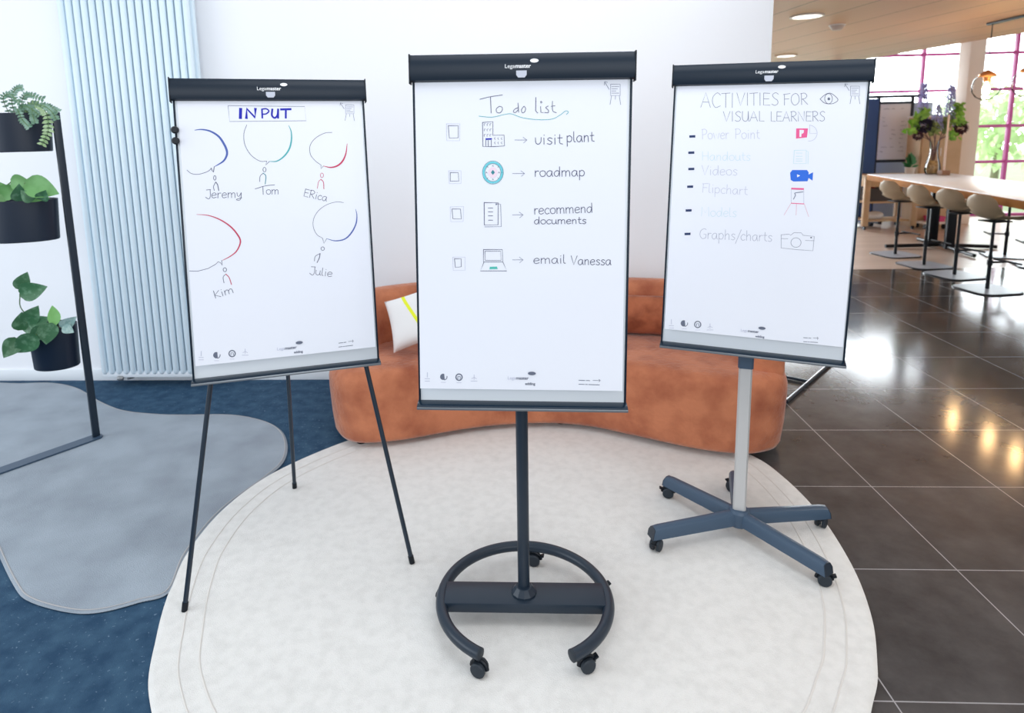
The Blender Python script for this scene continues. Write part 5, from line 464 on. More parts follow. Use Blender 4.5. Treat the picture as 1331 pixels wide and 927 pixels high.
def text_mesh(txt, size, bold=0.0):
    cu = bpy.data.curves.new('t', 'FONT'); cu.body = txt; cu.size = size; cu.offset = bold; o = bpy.data.objects.new('t', cu); COL.objects.link(o)
    dg = bpy.context.evaluated_depsgraph_get(); me = bpy.data.meshes.new_from_object(o.evaluated_get(dg)); bpy.data.objects.remove(o); bpy.data.curves.remove(cu)
    t = bmesh.new(); t.from_mesh(me); bpy.data.meshes.remove(me); return t
def logo(fr, b, u0, u1, v0, n, thin_idx, bold_idx, oval=True):
    """two-weight word mark with an oval swoosh at its upper right"""
    W = (u1 - u0) * fr.s; t1 = text_mesh('Lega', .02, 0.0); t2 = text_mesh('master', .02, .0004)
    x1 = max(v.co.x for v in t1.verts); x2 = max(v.co.x for v in t2.verts); k = W / (x1 + x2 + .0015)
    base = fr.p(u0, v0, n); R4 = Matrix.Translation(base) @ fr.rot.to_4x4()
    b.mi = thin_idx; b.merge(t1, R4 @ Matrix.Diagonal((k, k, 1, 1))); b.mi = bold_idx; b.merge(t2, R4 @ Matrix.Translation((k * (x1 + .0012), 0, 0)) @ Matrix.Diagonal((k, k, 1, 1)))
    if oval:
        c = (u1 + .0105, v0 + .0215)
        def el(rx, ry, dx=0, dy=0, nn=18): return [fr.p(c[0] + dx + rx * math.cos(2 * PI * i / nn), c[1] + dy + ry * math.sin(2 * PI * i / nn), n) for i in range(nn)]
        b._f([b.bm.verts.new(p) for p in el(.0135, .0062)])
    b.mi = 0
def build_board(k, root, org):
    fr = Frame(k); top = fr.H / 2; bot = -fr.H / 2; barb = dict(L=.486, C=.496, R=.502)[k]
    b = MB(); fr.bx(b, -.345, .345, bot + .012, top - .01, -.013, -.003, .001); pn = b.build('board_panel', M['board'], root, org)
    for sg in (-1, 1):
        b = MB(); fr.bx(b, sg * .3475 - .0035, sg * .3475 + .0035, bot + .01, barb + .01, -.014, .001, .001); b.build('edge_profile', M['clamp'], root, org)
    b = MB(); prof = [(barb, .004), (barb + .004, .014), (barb + .02, .019), (barb + .05, .019), (top - .012, .015), (top - .002, .008), (top, -.002), (top - .004, -.015), (barb + .004, -.015), (barb, -.006)]
    b.rings([[fr.p(u, v, n) for v, n in prof] for u in (-.3555, -.352, .352, .3555)]); cb = b.build('clamp_bar', M['clamp'], root, org, angle=35)
    for sg in (-1, 1):
        b = MB(); fr.bx(b, sg * .357 - .0022, sg * .357 + .0022, barb - .007, top + .0005, -.016, .0195, .0012); b.build('end_cap', M['black_plastic'], cb, org)
    tb = {'L': (-.004, .527, .507), 'C': (.0, .536, .516), 'R': (.002, .543, .523)}[k]
    b = MB(); w = .0165; pts = [(-w, .009), (w, .009), (w, -.004), (w - .006, -.0125), (-w + .006, -.0125), (-w, -.004)]
    b.rings([[fr.p(tb[0] + a, tb[2] + c_, n) for a, c_ in pts] for n in (.0185, .0205)]); b.build('release_tab', M['grey_clip'], cb, org, smooth=False)
    lu = {'L': (-.053, .036, .5225), 'C': (-.053, .030, .5335), 'R': (-.048, .034, .5415)}[k]
    b = MB(); logo(fr, b, lu[0], lu[1], lu[2], .0198, 0, 0); b.build('printed_logo', M['print_white'], cb, org, smooth=False, recalc=False)
    tr = thing('pen_tray', None, None); tr.parent = root
    b = MB(); prof = [(bot + .012, -.016), (bot + .014, .002), (bot + .006, .028), (bot + .001, .034), (bot - .004, .034), (bot - .006, .026), (bot - .004, -.012)]
    b.rings([[fr.p(u, v, n) for v, n in prof] for u in (-.3525, .3525)])
    bpy.data.objects.remove(tr); tr = b.build('pen_tray', M['tray'], root, org, angle=30)
    b = MB(); fr.bx(b, -.352, .352, bot - .0055, bot + .0035, .0342, .0368, .001); b.build('tray_lip', M['tray_lip'], tr, org)
    if k == 'L':
        for v in (.377, .337):
            b = MB(); b.lathe([(.004, -.012), (.0055, -.004), (.010, .0), (.0125, .006), (.0125, .012), (.009, .017)], fr.p(-.348, v, .004), 16, fr.n); b.build('side_knob', M['black_plastic'], root, org)
    return fr
def ribbon(b, fr, pts, w, taper, n, idx):
    P = [Vector((x / 10000.0, y / 10000.0, 0)) for x, y in pts]; m_ = len(P); b.mi = idx
    if m_ < 2: return
    hw = w / 2000.0; L_, R_ = [], []
    for i in range(m_):
        t = P[min(i + 1, m_ - 1)] - P[max(i - 1, 0)]
        if t.length < 1e-6: t = Vector((1, 0, 0))
        t.normalize(); nn = Vector((-t.y, t.x, 0)); q = hw
        if taper: x = i / (m_ - 1); q = hw * (.22 + .78 * math.sin(PI * x) ** .8)
        elif i in (0, m_ - 1): P[i] = P[i] + t * (hw * .6 * (1 if i else -1))
        L_.append(P[i] + nn * q); R_.append(P[i] - nn * q)
    A = [b.bm.verts.new(fr.p(v.x, v.y, n + fr.lift(v.y))) for v in L_]; B = [b.bm.verts.new(fr.p(v.x, v.y, n + fr.lift(v.y))) for v in R_]
    for i in range(m_ - 1): b._f([B[i], B[i + 1], A[i + 1], A[i]])
def build_pad(k, fr, name_label, cat='paper pad'):
    barb = dict(L=.486, C=.496, R=.502)[k]; lo, u0, u1 = dict(L=(-.505, -.336, .338), C=(-.5225, -.3435, .336), R=(-.514, -.338, .338))[k]
    org = fr.p((u0 + u1) / 2, lo, 0)
    root = thing('flipchart_pad', name_label, cat, org)
    NV, NUU = 26, 10
    lift = lambda v: .011 * max(0, (barb - v) / (barb - lo)) ** 5
    fr.lift = lift
    def sheet(n0, lo_, wav):
        rows = []
        for i in range(NV + 1):
            t = i / NV; v = barb - .0008 + (lo_ - barb + .0008) * t; row = []
            for j in range(NUU + 1):
                s_ = j / NUU; u = u0 + (u1 - u0) * s_
                row.append(fr.p(u, v, n0 + lift(v)))
            rows.append(row)
        return rows
    b = MB(); b.rings([[fr.p(u, v, n) for u, v in ((u0, lo + .004), (u1, lo + .004), (u1, barb - .0008), (u0, barb - .0008))] for n in (-.0026, -.0003)]); b.build('sheet_stack', M['paper2'], root, org, smooth=False)
    b = MB(); b.grid(sheet(.0004, lo, 0)); tp = b.build('top_sheet', M['paper'], root, org)
    n = .0009
    for bk, nm, S, Fl in INKS:
        if bk != k: continue
        b = MB(); mats = []
        def idx(c_):
            if M['ink_' + c_] not in mats: mats.append(M['ink_' + c_])
            return mats.index(M['ink_' + c_])
        lay = 0
        for c_, poly in Fl:
            b.mi = idx(c_); lay += 1; pts = [tuple(map(float, q.split(','))) for q in poly.split()]
            b._f([b.bm.verts.new(fr.p(x / 10000, y / 10000, n + .00012 * lay + lift(y / 10000))) for x, y in (pts[:-1] if pts[0] == pts[-1] else pts)])
        for c_, w, tp_, poly in S:
            pts = [tuple(map(float, q.split(','))) for q in poly.split()]; lay += .02; ribbon(b, fr, pts, w, tp_, n + .00012 * lay, idx(c_))
        b.build(nm, None, root, org, smooth=False, mats=mats, recalc=False)
    lg = dict(L=(-.042, .032, -.4775), C=(-.047, .024, -.487), R=(-.036, .033, -.491))[k]
    b = MB(); n = .0012 + lift(lg[2] - .02); logo(fr, b, lg[0], lg[1], lg[2], n, 0, 1); b.mi = 1
    fr2 = (lg[1] - .012, lg[2] - .0185)
    t = text_mesh('edding', .012, .0003); x2 = max(v.co.x for v in t.verts); kk = .034 * fr.s / x2; b.merge(t, Matrix.Translation(fr.p(fr2[0], fr2[1], n)) @ fr.rot.to_4x4() @ Matrix.Diagonal((kk, kk, 1, 1)))
    b.build('printed_logo', None, root, org, smooth=False, mats=[M['ink_pale'], M['ink_slate']], recalc=False)
    return root
# ---- left flipchart: tripod
org = Vector((-.86, 2.3, RH)); rootL = thing('flipchart', 'flipchart on three thin splayed legs with two black side knobs', 'flipchart', org)
fr = build_board('L', rootL, org)
def leg_line(foot, top, name):
    b = MB(); f = Vector(foot); t = Vector(top); d = (t - f).normalized()
    b.tube([f + d * .014, t], .0085, 14); o = b.build(name, M['steel_dark'], rootL, org)
    b = MB(); b.tube([f, f + d * .03], .0105, 14); b.build('rubber_foot', M['black_plastic'], o, org)
bl = fr.p(-.291, -.575, -.024); br = fr.p(.297, -.575, -.024)
fl, frt = Vector((-1.148, 1.938, RH)), Vector((-.399, 2.202, RH))
leg_line(fl, bl + (bl - fl) * .75, 'leg'); leg_line(frt, br + (br - frt) * .75, 'leg')
leg_line((-1.028, 2.727, RH), fr.p(-.003, .42, -.035), 'leg')
b = MB(); fr.bx(b, -.24, .24, .38, .44, -.034, -.0135, .003); b.build('hinge_bracket', M['black_plastic'], rootL, org)
build_pad('L', fr, 'paper pad headed INPUT with five coloured speech bubbles and names')
# ---- centre flipchart: round rolling base
org = Vector((.019, 1.937, RH)); rootC = thing('flipchart.001', 'flipchart on a round tube base with a single dark pole', 'flipchart', org)
fr = build_board('C', rootC, org)
z = .084; rc = Vector((.020, 1.931, 0)); R_ = .2755
b = MB(); a0, a1 = math.radians(-60.5), math.radians(240.5); pts = [Vector((rc.x + R_ * math.cos(a0 + (a1 - a0) * i / 72), rc.y + R_ * math.sin(a0 + (a1 - a0) * i / 72), z)) for i in range(73)]
b.tube(pts, .0185, 20); rg = b.build('base_ring', M['steel_dark'], rootC, org, angle=50)
for p_, q_ in ((pts[0], pts[1]), (pts[-1], pts[-2])):
    d = (p_ - q_).normalized(); b = MB(); b.lathe([(.0188, -.003), (.0188, .0015), (.0165, .003)], p_, 20, d); b.build('end_cap', M['caster_grey'], rg, org)
b = MB(); b.box((.020, 1.934, .0835), (.528, .107, .034), bevel=.003); b.build('base_plate', M['steel_dark'], rootC, org)
b = MB(); b.lathe([(.042, 0), (.042, .006), (.034, .016), (.027, .024), (.024, .025)], (.019, 1.937, .1005), 12); b.build('hub', M['steel_dark'], rootC, org, angle=15)
b = MB(); b.lathe([(.0195, .09), (.0195, 1.16)], (.019, 1.942, 0), 24); b.build('pole', M['steel_dark'], rootC, org)
for v_ in (-.30, -.08):
    b = MB(); fr.bx(b, -.12, .12, v_, v_ + .06, -.03, -.0135, .003); b.build('mounting_bracket', M['black_plastic'], rootC, org)
for a, sw in ((-123, -22), (-52, 22), (22, 25), (84, -10), (164, 200)):
    x, y = rc.x + R_ * math.cos(math.radians(a)), rc.y + R_ * math.sin(math.radians(a)); caster(rootC, org, x, y, RH, math.radians(sw), .060, a != 164 and a != -123)
build_pad('C', fr, 'paper pad headed To do list with four checkboxes and small sketches')
# ---- right flipchart: five-arm rolling base, silver pole
org = Vector((.872, 2.385, RH)); rootR = thing('flipchart.002', 'flipchart on a silver pole with a star base of slate arms', 'flipchart', org)
fr = build_board('R', rootR, org)
PR = Vector((.876, 2.392, 0))
b = MB()
pb = [(-.024, -.012), (-.018, -.019), (.018, -.019), (.024, -.012), (.024, .012), (.018, .019), (-.018, .019), (-.024, .012)]
rz18 = Matrix.Rotation(math.radians(-18), 3, 'Z')
b.rings([[PR + rz18 @ Vector((x, y, 0)) + Vector((0, 0, zz)) for x, y in pb] for zz in (.085, 1.2)]); b.build('pole', M['silver'], rootR, org, angle=25)
b = MB(); b.rings([[PR + rz18 @ Vector((x * 1.14, y * 1.18, 0)) + Vector((0, 0, zz)) for x, y in pb] for zz in (.712, .80)]); b.build('collar', M['steel_blue'], rootR, org, angle=25)
b = MB(); b.lathe([(.036, .062), (.040, .07), (.040, .118), (.034, .128), (.028, .13)], PR, 20); b.build('hub', M['steel_blue'], rootR, org, angle=30)
for ang, L_ in ((126, .365), (194.6, .375), (9, .375), (-55.5, .365), (74, .355)):
    a = math.radians(ang); c_ = Vector((math.cos(a), math.sin(a), 0)); s_ = Vector((-c_.y, c_.x, 0)); b = MB()
    def sec(d, wt, zt, zb): return [PR + c_ * d + s_ * x + Vector((0, 0, zz)) for x, zz in ((-.023, zb), (-.023, zt - .018), (-.018, zt - .005), (-.009, zt), (.009, zt), (.018, zt - .005), (.023, zt - .018), (.023, zb))]
    b.rings([sec(.025, 1, .122, .070), sec(L_ - .03, 1, .108, .062), [p + c_ * (.010 if i in (0, 7) else .006 if i in (1, 6) else 0) for i, p in enumerate(sec(L_ - .010, 1, .104, .062))]])
    arm = b.build('base_arm', M['steel_blue'], rootR, org, angle=35)
    b = MB(); b.rings([[p + c_ * (q + (.010 if i in (0, 7) else .006 if i in (1, 6) else 0)) for i, p in enumerate(sec(L_ - .010, 1, .104, .062))] for q in (.0003, .0035)]); b.build('end_cap', M['steel_dark'], arm, org, angle=30)
    cp = PR + c_ * (L_ - .028); caster(arm, org, cp.x, cp.y, RH, a + .7, .052)
for v_ in (-.30, -.08):
    b = MB(); fr.bx(b, -.12, .12, v_, v_ + .06, -.03, -.0135, .003); b.build('mounting_bracket', M['black_plastic'], rootR, org)
build_pad('R', fr, 'paper pad headed Activities for visual learners with dashes and coloured icons')
# ------------------------------------------------------------------ tall tube radiator
rx0, rx1, ry = -2.735, -1.955, 4.0
rad = thing('radiator', 'tall pale blue tube radiator on the white wall behind the left flipchart', 'radiator', (-2.345, 4.02, .06)); ro = (-2.345, 4.02, .06)
NT = 17; pit = (rx1 - rx0) / (NT - 1)
for i in range(NT):
    x = rx0 + pit * i
    b = MB(); b.lathe([(.003, .085), (.013, .092), (.0195, .105), (.0195, 2.70), (.013, 2.715), (.003, 2.72)], (x, ry, 0), 14); b.build('tube', M['radiator'], rad, ro)
for nm, y in (('rear_panel', 4.055),):
    b = MB(); b.box((-2.345, y, 1.40), (rx1 - rx0 + .05, .035, 2.62), bevel=.012); b.build(nm, M['radiator'], rad, ro)
b = MB(); b.box((-2.345, 4.025, .085), (rx1 - rx0 + .05, .06, .05), bevel=.015); b.box((-2.345, 4.025, 2.70), (rx1 - rx0 + .05, .06, .05), bevel=.015); b.build('header', M['radiator_white'], rad, ro)
b = MB()
for x in (rx0 + .08, rx1 - .08): b.box((x, 4.09, .3), (.03, .04, .05), bevel=.004); b.box((x, 4.09, 2.4), (.03, .04, .05), bevel=.004)
b.build('wall_bracket', M['radiator_white'], rad, ro)
b = MB(); b.tube([(rx0 + .15, 4.01, .085), (rx0 + .15, 4.01, .055), (rx0 + .15, 4.06, .045), (rx0 + .15, 4.104, .045)], .011, 12); b.lathe([(.013, 0), (.017, .005), (.017, .03), (.012, .036)], (rx0 + .12, 4.0, .058), 14, (-.9, -.3, .1)); b.build('valve', mat('valve_metal', (.30, .31, .32), .4, metal=.6), rad, ro)

# ------------------------------------------------------------------ plant stand with three hung tubs, plants
pd = Vector((-.22, -.32, 0)).normalized(); pn_ = Vector((-pd.y, pd.x, 0)); PP = Vector((-2.306, 3.232, 0)); so = Vector((-2.306, 3.232, .011))
stand = thing('plant_stand', 'black metal plant stand with three hung tubs on the grey rug', 'plant stand', so)
b = MB(); e0 = PP - pd * .012; L2 = .95
out = []
for t in range(9): a = -PI / 2 + PI * t / 8; out.append(PP - pd * (.03 * math.cos(a)) + pn_ * (.036 * math.sin(a)))
out2 = [PP + pd * L2 + pn_ * .036, PP + pd * L2 - pn_ * .036]
b.prism([(p.x, p.y) for p in out + out2], .0115, .020); b.build('base_bar', M['steel_blue'], stand, so, angle=30)
for d_ in (0.0, .90):
    q = PP + pd * d_
    b = MB(); b.box((q.x, q.y, .895), (.036, .018, 1.75), Matrix.Rotation(math.atan2(pd.y, pd.x), 3, 'Z'), .003); b.build('post', M['steel_dark'], stand, so)
tubs = []
def tub(cx, cy, rx, ry_, z0, z1, rotz, nm):
    R3 = Matrix.Rotation(rotz, 3, 'Z'); N_ = 36; b = MB()
    def el(s_, z): return [Vector((cx, cy, z)) + R3 @ Vector((rx * s_ * math.cos(2 * PI * k / N_), ry_ * s_ * math.sin(2 * PI * k / N_), 0)) for k in range(N_)]
    b.rings([el(.90, z0), el(.93, z0 + .004), el(1, z1 - .004), el(1, z1), el(.965, z1), el(.955, z1 - .02), el(.95, z1 - .035)]); o = b.build(nm, M['tubmat'], stand, so, angle=35)
    b = MB(); b.rings([el(.945, z1 - .034), el(.6, z1 - .024), el(.05, z1 - .020)]); b.build('soil', M['soil'], o, so)
    return Vector((cx, cy, z1 - .025)), rx, ry_, R3
M['tubmat'] = mat('tub_powder_coat', (.005, .013, .030), .38, spec=.4); M['soil'] = mat('soil', (.05, .035, .025), .95, noise=(60, (.09, .065, .05), .4, .6))
rz_ = math.atan2(pd.y, pd.x)
T3 = tub(-2.452, 3.205, .118, .092, .435, .665, .18, 'tub'); T2 = tub(-2.52, 3.17, .185, .115, 1.125, 1.335, .2, 'tub'); T1 = tub(-2.50, 3.19, .175, .115, 1.575, 1.765, .15, 'tub')
def leaf_mesh(b, base, dirv, up, L_, W_, fold=.25, droop=.3, heart=0.0, mi=0, n=8, notch=0):
    d = dirv.normalized(); s_ = d.cross(up).normalized(); u = s_.cross(d).normalized(); rows = []
    for i in range(n + 1):
        t = i / n; w = W_ * .5 * (math.sin(PI * min(1, (t * .97 + .03)) ** (.84 - .16 * heart)) ** .9 if t < 1 else 0.0); w = max(w, .0004)
        c = base + d * (L_ * t) - u * (droop * L_ * t * t)
        rows.append([c - s_ * w + u * (fold * w), c - s_ * w * .5 + u * (fold * w * .35), c, c + s_ * w * .5 + u * (fold * w * .35), c + s_ * w + u * (fold * w)])
    b.mi = mi; b.grid(rows); b.mi = 0
def leaf_mat(name, c1, c2, rib, scale=30, lo=.45, hi=.6, rough=.4):
    return mat(name, c1, rough, noise=(scale, c2, lo, hi, 4))
M['leaf_round'] = leaf_mat('round_leaf', (.10, .27, .075), (.15, .36, .12), None, 9); M['leaf_pothos'] = leaf_mat('mottled_leaf', (.045, .15, .065), (.12, .26, .15), None, 38, .48, .66, .4)
M['leaf_new'] = leaf_mat('young_leaf', (.19, .48, .13), (.24, .55, .18), None, 8); M['leaf_silver'] = leaf_mat('silver_leaf', (.22, .36, .34), (.36, .5, .47), None, 40); M['leaf_trail'] = leaf_mat('trailing_leaf', (.12, .25, .16), (.26, .42, .33), None, 20); M['leaf_tail'] = leaf_mat('pale_trailing_leaf', (.30, .46, .22), (.40, .55, .32), None, 20)
M['stem'] = mat('stem_green', (.12, .22, .08), .6); M['stem_brown'] = mat('stem_brown', (.16, .08, .07), .7)
CAMDIR = Vector((2.4, -3.2, .3)).normalized()
def plant(name, label, org_, leaves, stems, matl):
    root = thing(name, label, 'plant', org_)
    b = MB()
    for p in stems: b.tube(cr(p, 5), .0028, 6)
    b.build('stems', M['stem'], root, org_)
    for (base, d, up, L_, W_, mk, dr, he) in leaves:
        b = MB(); leaf_mesh(b, Vector(base), Vector(d), Vector(up), L_, W_, .22, dr, he); b.build('leaf', M[mk], root, org_)
    return root
fc = CAMDIR
# lowest tub: mottled leaves
c = T3[0]
Y3 = 3.09
lv = [((-2.512, Y3, .862), (.97, .1, .22), fc, .138, .10, 'leaf_pothos', .08, 1), ((-2.515, Y3, .885), (.5, .1, .85), fc, .10, .075, 'leaf_pothos', .08, 1), ((-2.44, 3.07, .650), (-.78, -.1, -.62), fc, .155, .105, 'leaf_pothos', .10, 1), ((-2.372, 3.08, .712), (-.14, -.15, -.95), fc, .115, .095, 'leaf_pothos', .08, 1),
      ((-2.358, 3.10, .690), (-.02, .05, 1), (.75, -.6, .1), .105, .06, 'leaf_new', .05, 0), ((-2.325, 3.10, .680), (.85, -.1, .5), fc, .105, .062, 'leaf_silver', .12, 1), ((-2.30, 3.08, .69), (.75, 0, -.45), fc, .06, .05, 'leaf_silver', .1, 1), ((-2.49, 3.08, .715), (.55, -.1, .55), fc, .11, .085, 'leaf_pothos', .2, 1),
      ((-2.49, 3.09, .70), (.95, -.1, .25), fc, .115, .08, 'leaf_pothos', .25, 1), ((-2.53, 3.09, .67), (.2, -.1, .8), fc, .10, .085, 'leaf_pothos', .1, 1), ((-2.42, 3.10, .68), (-1, -.1, .05), fc, .13, .09, 'leaf_pothos', .15, 1), ((-2.40, 3.09, .685), (-.6, -.3, -.55), fc, .10, .08, 'leaf_pothos', .1, 1), ((-2.55, 3.08, .63), (-.2, -.4, -.5), fc, .11, .09, 'leaf_pothos', .1, 1)]
plant('mottled_pothos', 'plant with mottled dark green leaves spilling from the lowest tub', (c.x, c.y, c.z), lv, [[(-2.48, 3.2, .646), (-2.56, 3.15, .76), (-2.512, Y3, .862)], [(-2.47, 3.2, .646), (-2.46, 3.14, .70), (-2.44, 3.07, .650)], [(-2.43, 3.2, .646), (-2.40, 3.14, .72), (-2.372, 3.08, .712)], [(-2.42, 3.2, .646), (-2.36, 3.14, .69), (-2.325, 3.10, .68)], [(-2.42, 3.2, .646), (-2.38, 3.13, .68), (-2.358, 3.10, .69)], [(-2.48, 3.2, .646), (-2.50, 3.13, .70), (-2.49, 3.08, .715)]], None)
c = T2[0]
lv = [((-2.395, 3.08, 1.425), (.93, .1, -.36), fc, .165, .115, 'leaf_round', .0, 1), ((-2.44, 3.10, 1.385), (.75, .1, -.25), fc, .13, .09, 'leaf_round', .15, 1), ((-2.47, 3.08, 1.43), (.7, 0, -.05), fc, .10, .08, 'leaf_round', .1, 1), ((-2.33, 3.08, 1.34), (.5, -.3, .4), fc, .07, .06, 'leaf_pothos', .2, 1), ((-2.44, 3.08, 1.335), (.3, -.3, .5), fc, .10, .07, 'leaf_pothos', .2, 1), ((-2.5, 3.08, 1.34), (-.3, -.2, .7), fc, .12, .09, 'leaf_round', .2, 1), ((-2.37, 3.08, 1.335), (-.2, -.3, .45), fc, .07, .06, 'leaf_pothos', .2, 1), ((-2.53, 3.07, 1.36), (.8, 0, .5), fc, .10, .08, 'leaf_round', .2, 1)]
plant('round_leaf_plant', 'plant with broad smooth green leaves in the middle tub', (c.x, c.y, c.z), lv, [[(-2.46, 3.17, 1.312), (-2.47, 3.12, 1.38), (-2.395, 3.08, 1.425)], [(-2.47, 3.17, 1.312), (-2.48, 3.13, 1.36), (-2.44, 3.10, 1.385)], [(-2.5, 3.17, 1.312), (-2.52, 3.12, 1.40), (-2.47, 3.08, 1.43)], [(-2.42, 3.17, 1.312), (-2.36, 3.10, 1.345), (-2.33, 3.08, 1.34)]], None)
c = T1[0]; root = thing('trailing_plant', 'small leaved trailing plant hanging over the top tub', 'plant', (c.x, c.y, c.z)); cl = (c.x, c.y, c.z)
vines = [[(-2.44, 3.18, 1.745), (-2.33, 3.09, 1.80), (-2.25, 3.06, 1.795), (-2.20, 3.05, 1.77), (-2.172, 3.045, 1.725)], [(-2.42, 3.17, 1.745), (-2.30, 3.08, 1.80), (-2.225, 3.05, 1.765), (-2.215, 3.04, 1.68), (-2.25, 3.03, 1.605)],
         [(-2.45, 3.18, 1.745), (-2.36, 3.09, 1.83), (-2.30, 3.06, 1.845), (-2.232, 3.05, 1.824)], [(-2.47, 3.17, 1.745), (-2.40, 3.07, 1.82), (-2.36, 3.05, 1.87), (-2.325, 3.05, 1.878)], [(-2.44, 3.17, 1.745), (-2.37, 3.06, 1.78), (-2.345, 3.05, 1.73), (-2.31, 3.04, 1.695)],
         [(-2.50, 3.18, 1.745), (-2.45, 3.08, 1.83), (-2.39, 3.05, 1.85), (-2.34, 3.04, 1.81)], [(-2.43, 3.17, 1.745), (-2.31, 3.07, 1.785), (-2.29, 3.05, 1.745), (-2.28, 3.045, 1.715)], [(-2.40, 3.2, 1.745), (-2.30, 3.12, 1.79), (-2.23, 3.09, 1.79), (-2.18, 3.07, 1.765)], [(-2.46, 3.18, 1.745), (-2.36, 3.08, 1.79), (-2.31, 3.06, 1.785), (-2.26, 3.05, 1.75)]]
for vi, v in enumerate(vines):
    P = cr(v, 9); b = MB(); b.tube(P, .0018, 6); st_ = b.build('vine', M['stem'], root, cl); b = MB()
    for i in range(3, len(P), 2):
        t = (P[i] - P[i - 1]).normalized(); sd = t.cross(fc).normalized()
        for sg in (-1, 1):
            L_ = (.015 if vi != 1 else .022) + .006 * random.random(); leaf_mesh(b, P[i], sd * sg + t * .45 + fc * random.uniform(-.1, .5), fc, L_, L_ * .62, .15, .2, 0, 0, 4)
    b.build('leaves', M['leaf_tail'] if vi == 1 else M['leaf_trail'], st_, cl)

# ------------------------------------------------------------------ long bar table and bar stools
ta = math.radians(9.4); td = Vector((math.sin(ta), math.cos(ta), 0)); tn = Vector((math.cos(ta), -math.sin(ta), 0))
TA = Vector((5.17, 9.72, 0)); TL = 5.4; TW = 1.10
to = TA - td * 1.2 + tn * .5; to = Vector((to.x, to.y, 0))
table = thing('bar_table', 'long high table with pale top, oak edge and black trestle legs', 'table', to)
Rt = Matrix.Rotation(-ta, 3, 'Z')
cen = TA - td * TL / 2 + tn * TW / 2
M['laminate'] = mat('pale_laminate', (.76, .79, .84), .35); M['oak_edge'] = mat('oak_edge', (.42, .18, .045), .85, spec=.1, noise=(3, (.26, .10, .022), .35, .7, 5))
b = MB(); b.box((cen.x, cen.y, .925), (TW - .012, TL - .012, .012), Rt, .002); tt = b.build('tabletop', M['laminate'], table, to)
b = MB(); b.box((cen.x, cen.y, .885), (TW, TL, .078), Rt, .004); b.build('oak_edge', M['oak_edge'], tt, to)
for posts, ends, hub in ((((5.61, 8.83), (5.67, 8.58)), ((4.98, 8.78), (5.62, 8.03), (6.30, 8.62), (5.75, 9.35)), (5.66, 8.74)), (((4.98, 5.62), (5.04, 5.37)), ((4.40, 5.57), (4.98, 4.90), (5.65, 5.45), (5.10, 6.10)), (5.02, 5.53))):
    for px_, py_ in posts:
        b = MB(); b.box((px_, py_, .43), (.105, .07, .828), Rt, .006); b.build('leg', M['black_plastic'], table, to)
    for ex, ey in ends:
        b = MB(); b.tube([Vector((hub[0], hub[1], .045)), Vector((ex, ey, .028))], .024, 8); b.build('foot_bar', M['black_plastic'], table, to)
M['stool_shell'] = mat('stool_shell', (.34, .26, .165), .6); M['stool_white'] = mat('white_stool_shell', (.75, .76, .78), .5); M['sky_sheen'] = mat('painted_sky_reflection', (.48, .54, .62), .35, metal=.2)
def make_stool(name, label, shell_mat, loc, rz, group):
    root = thing(name, label, 'stool', (0, 0, 0), 0, group)
    prof = [(.205, -.012), (.17, .004), (.08, .0), (-.03, .002), (-.10, .022), (-.15, .07), (-.178, .135), (-.192, .20), (-.197, .245)]
    wid = [.165, .185, .195, .19, .185, .183, .178, .155, .085]
    P = cr([(x, z, 0) for x, z in prof], 3); Wd = cr([(w, 0, 0) for w in wid], 3); rows = []
    for p, w in zip(P, Wd):
        rows.append([Vector((p.x + (.035 * abs(t) ** 2.2 if p.y > .03 else 0), w.x * t, .70 + p.y + .035 * abs(t) ** 2.5 * (1 if p.y < .1 else 0))) for t in [k / 6 - 1 for k in range(13)]])
    b = MB(); b.grid(rows); bmesh.ops.recalc_face_normals(b.bm, faces=b.bm.faces); bmesh.ops.solidify(b.bm, geom=list(b.bm.faces), thickness=.014); b.build('seat_shell', shell_mat, root, angle=60)
    b = MB(); b.box((0.01, 0, .684), (.20, .18, .012), bevel=.003); b.lathe([(.017, .012), (.017, .35), (.014, .352), (.014, .68)], (0, 0, 0), 16); b.build('pole', M['black_plastic'], root)
    b = MB(); b.tube([(0, 0, .275), (.19, 0, .275)], .010, 10); b.tube([(.19, -.15, .275), (.19, .15, .275)], .010, 10); b.lathe([(.024, .25), (.024, .30)], (0, 0, 0), 16); b.build('footrest', M['black_plastic'], root)
    b = MB(); pl = []
    for cx_, cy_, a0 in ((.12, .12, 0), (-.12, .12, 90), (-.12, -.12, 180), (.12, -.12, 270)):
        for k in range(7): a = math.radians(a0 + 15 * k); pl.append((cx_ + .11 * math.cos(a), cy_ + .11 * math.sin(a)))
    b.prism(pl, .0, .013); b.build('base_plate', M['black_plastic'], root, angle=30)
    b = MB(); b.prism([(x * .965, y * .965) for x, y in pl], .0132, .0146); b.build('plate_reflection', M['sky_sheen'], root, angle=30)  # pale sheet: sky reflection on the dark metal base, put in as colour
    root.location = loc; root.rotation_euler = (0, 0, rz); return root
s0 = make_stool('bar_stool', 'beige bar stool at the far end of the long high table', M['stool_shell'], (4.828, 8.288, 0), .16, None)
for (x, y, lab, rz) in ((4.764, 7.605, 'beige bar stool second from the far end of the row', .12), (4.755, 7.065, 'beige bar stool second from the near end of the row', .20), (4.642, 6.416, 'beige bar stool at the near end, cut by the right picture edge', .15)):
    c = copy_tree(s0); c.location = (x, y, 0); c.rotation_euler = (0, 0, rz); c['label'] = lab
for o_ in [o for o in COL.objects if o.name.startswith('bar_stool')]: o_['group'] = 'beige stools along the near side of the bar table'
w0 = make_stool('bar_stool', 'white bar stool on the far side of the table, farther one', M['stool_white'], (6.05, 8.13, 0), PI - .35, 'white stools on the far side of the bar table')
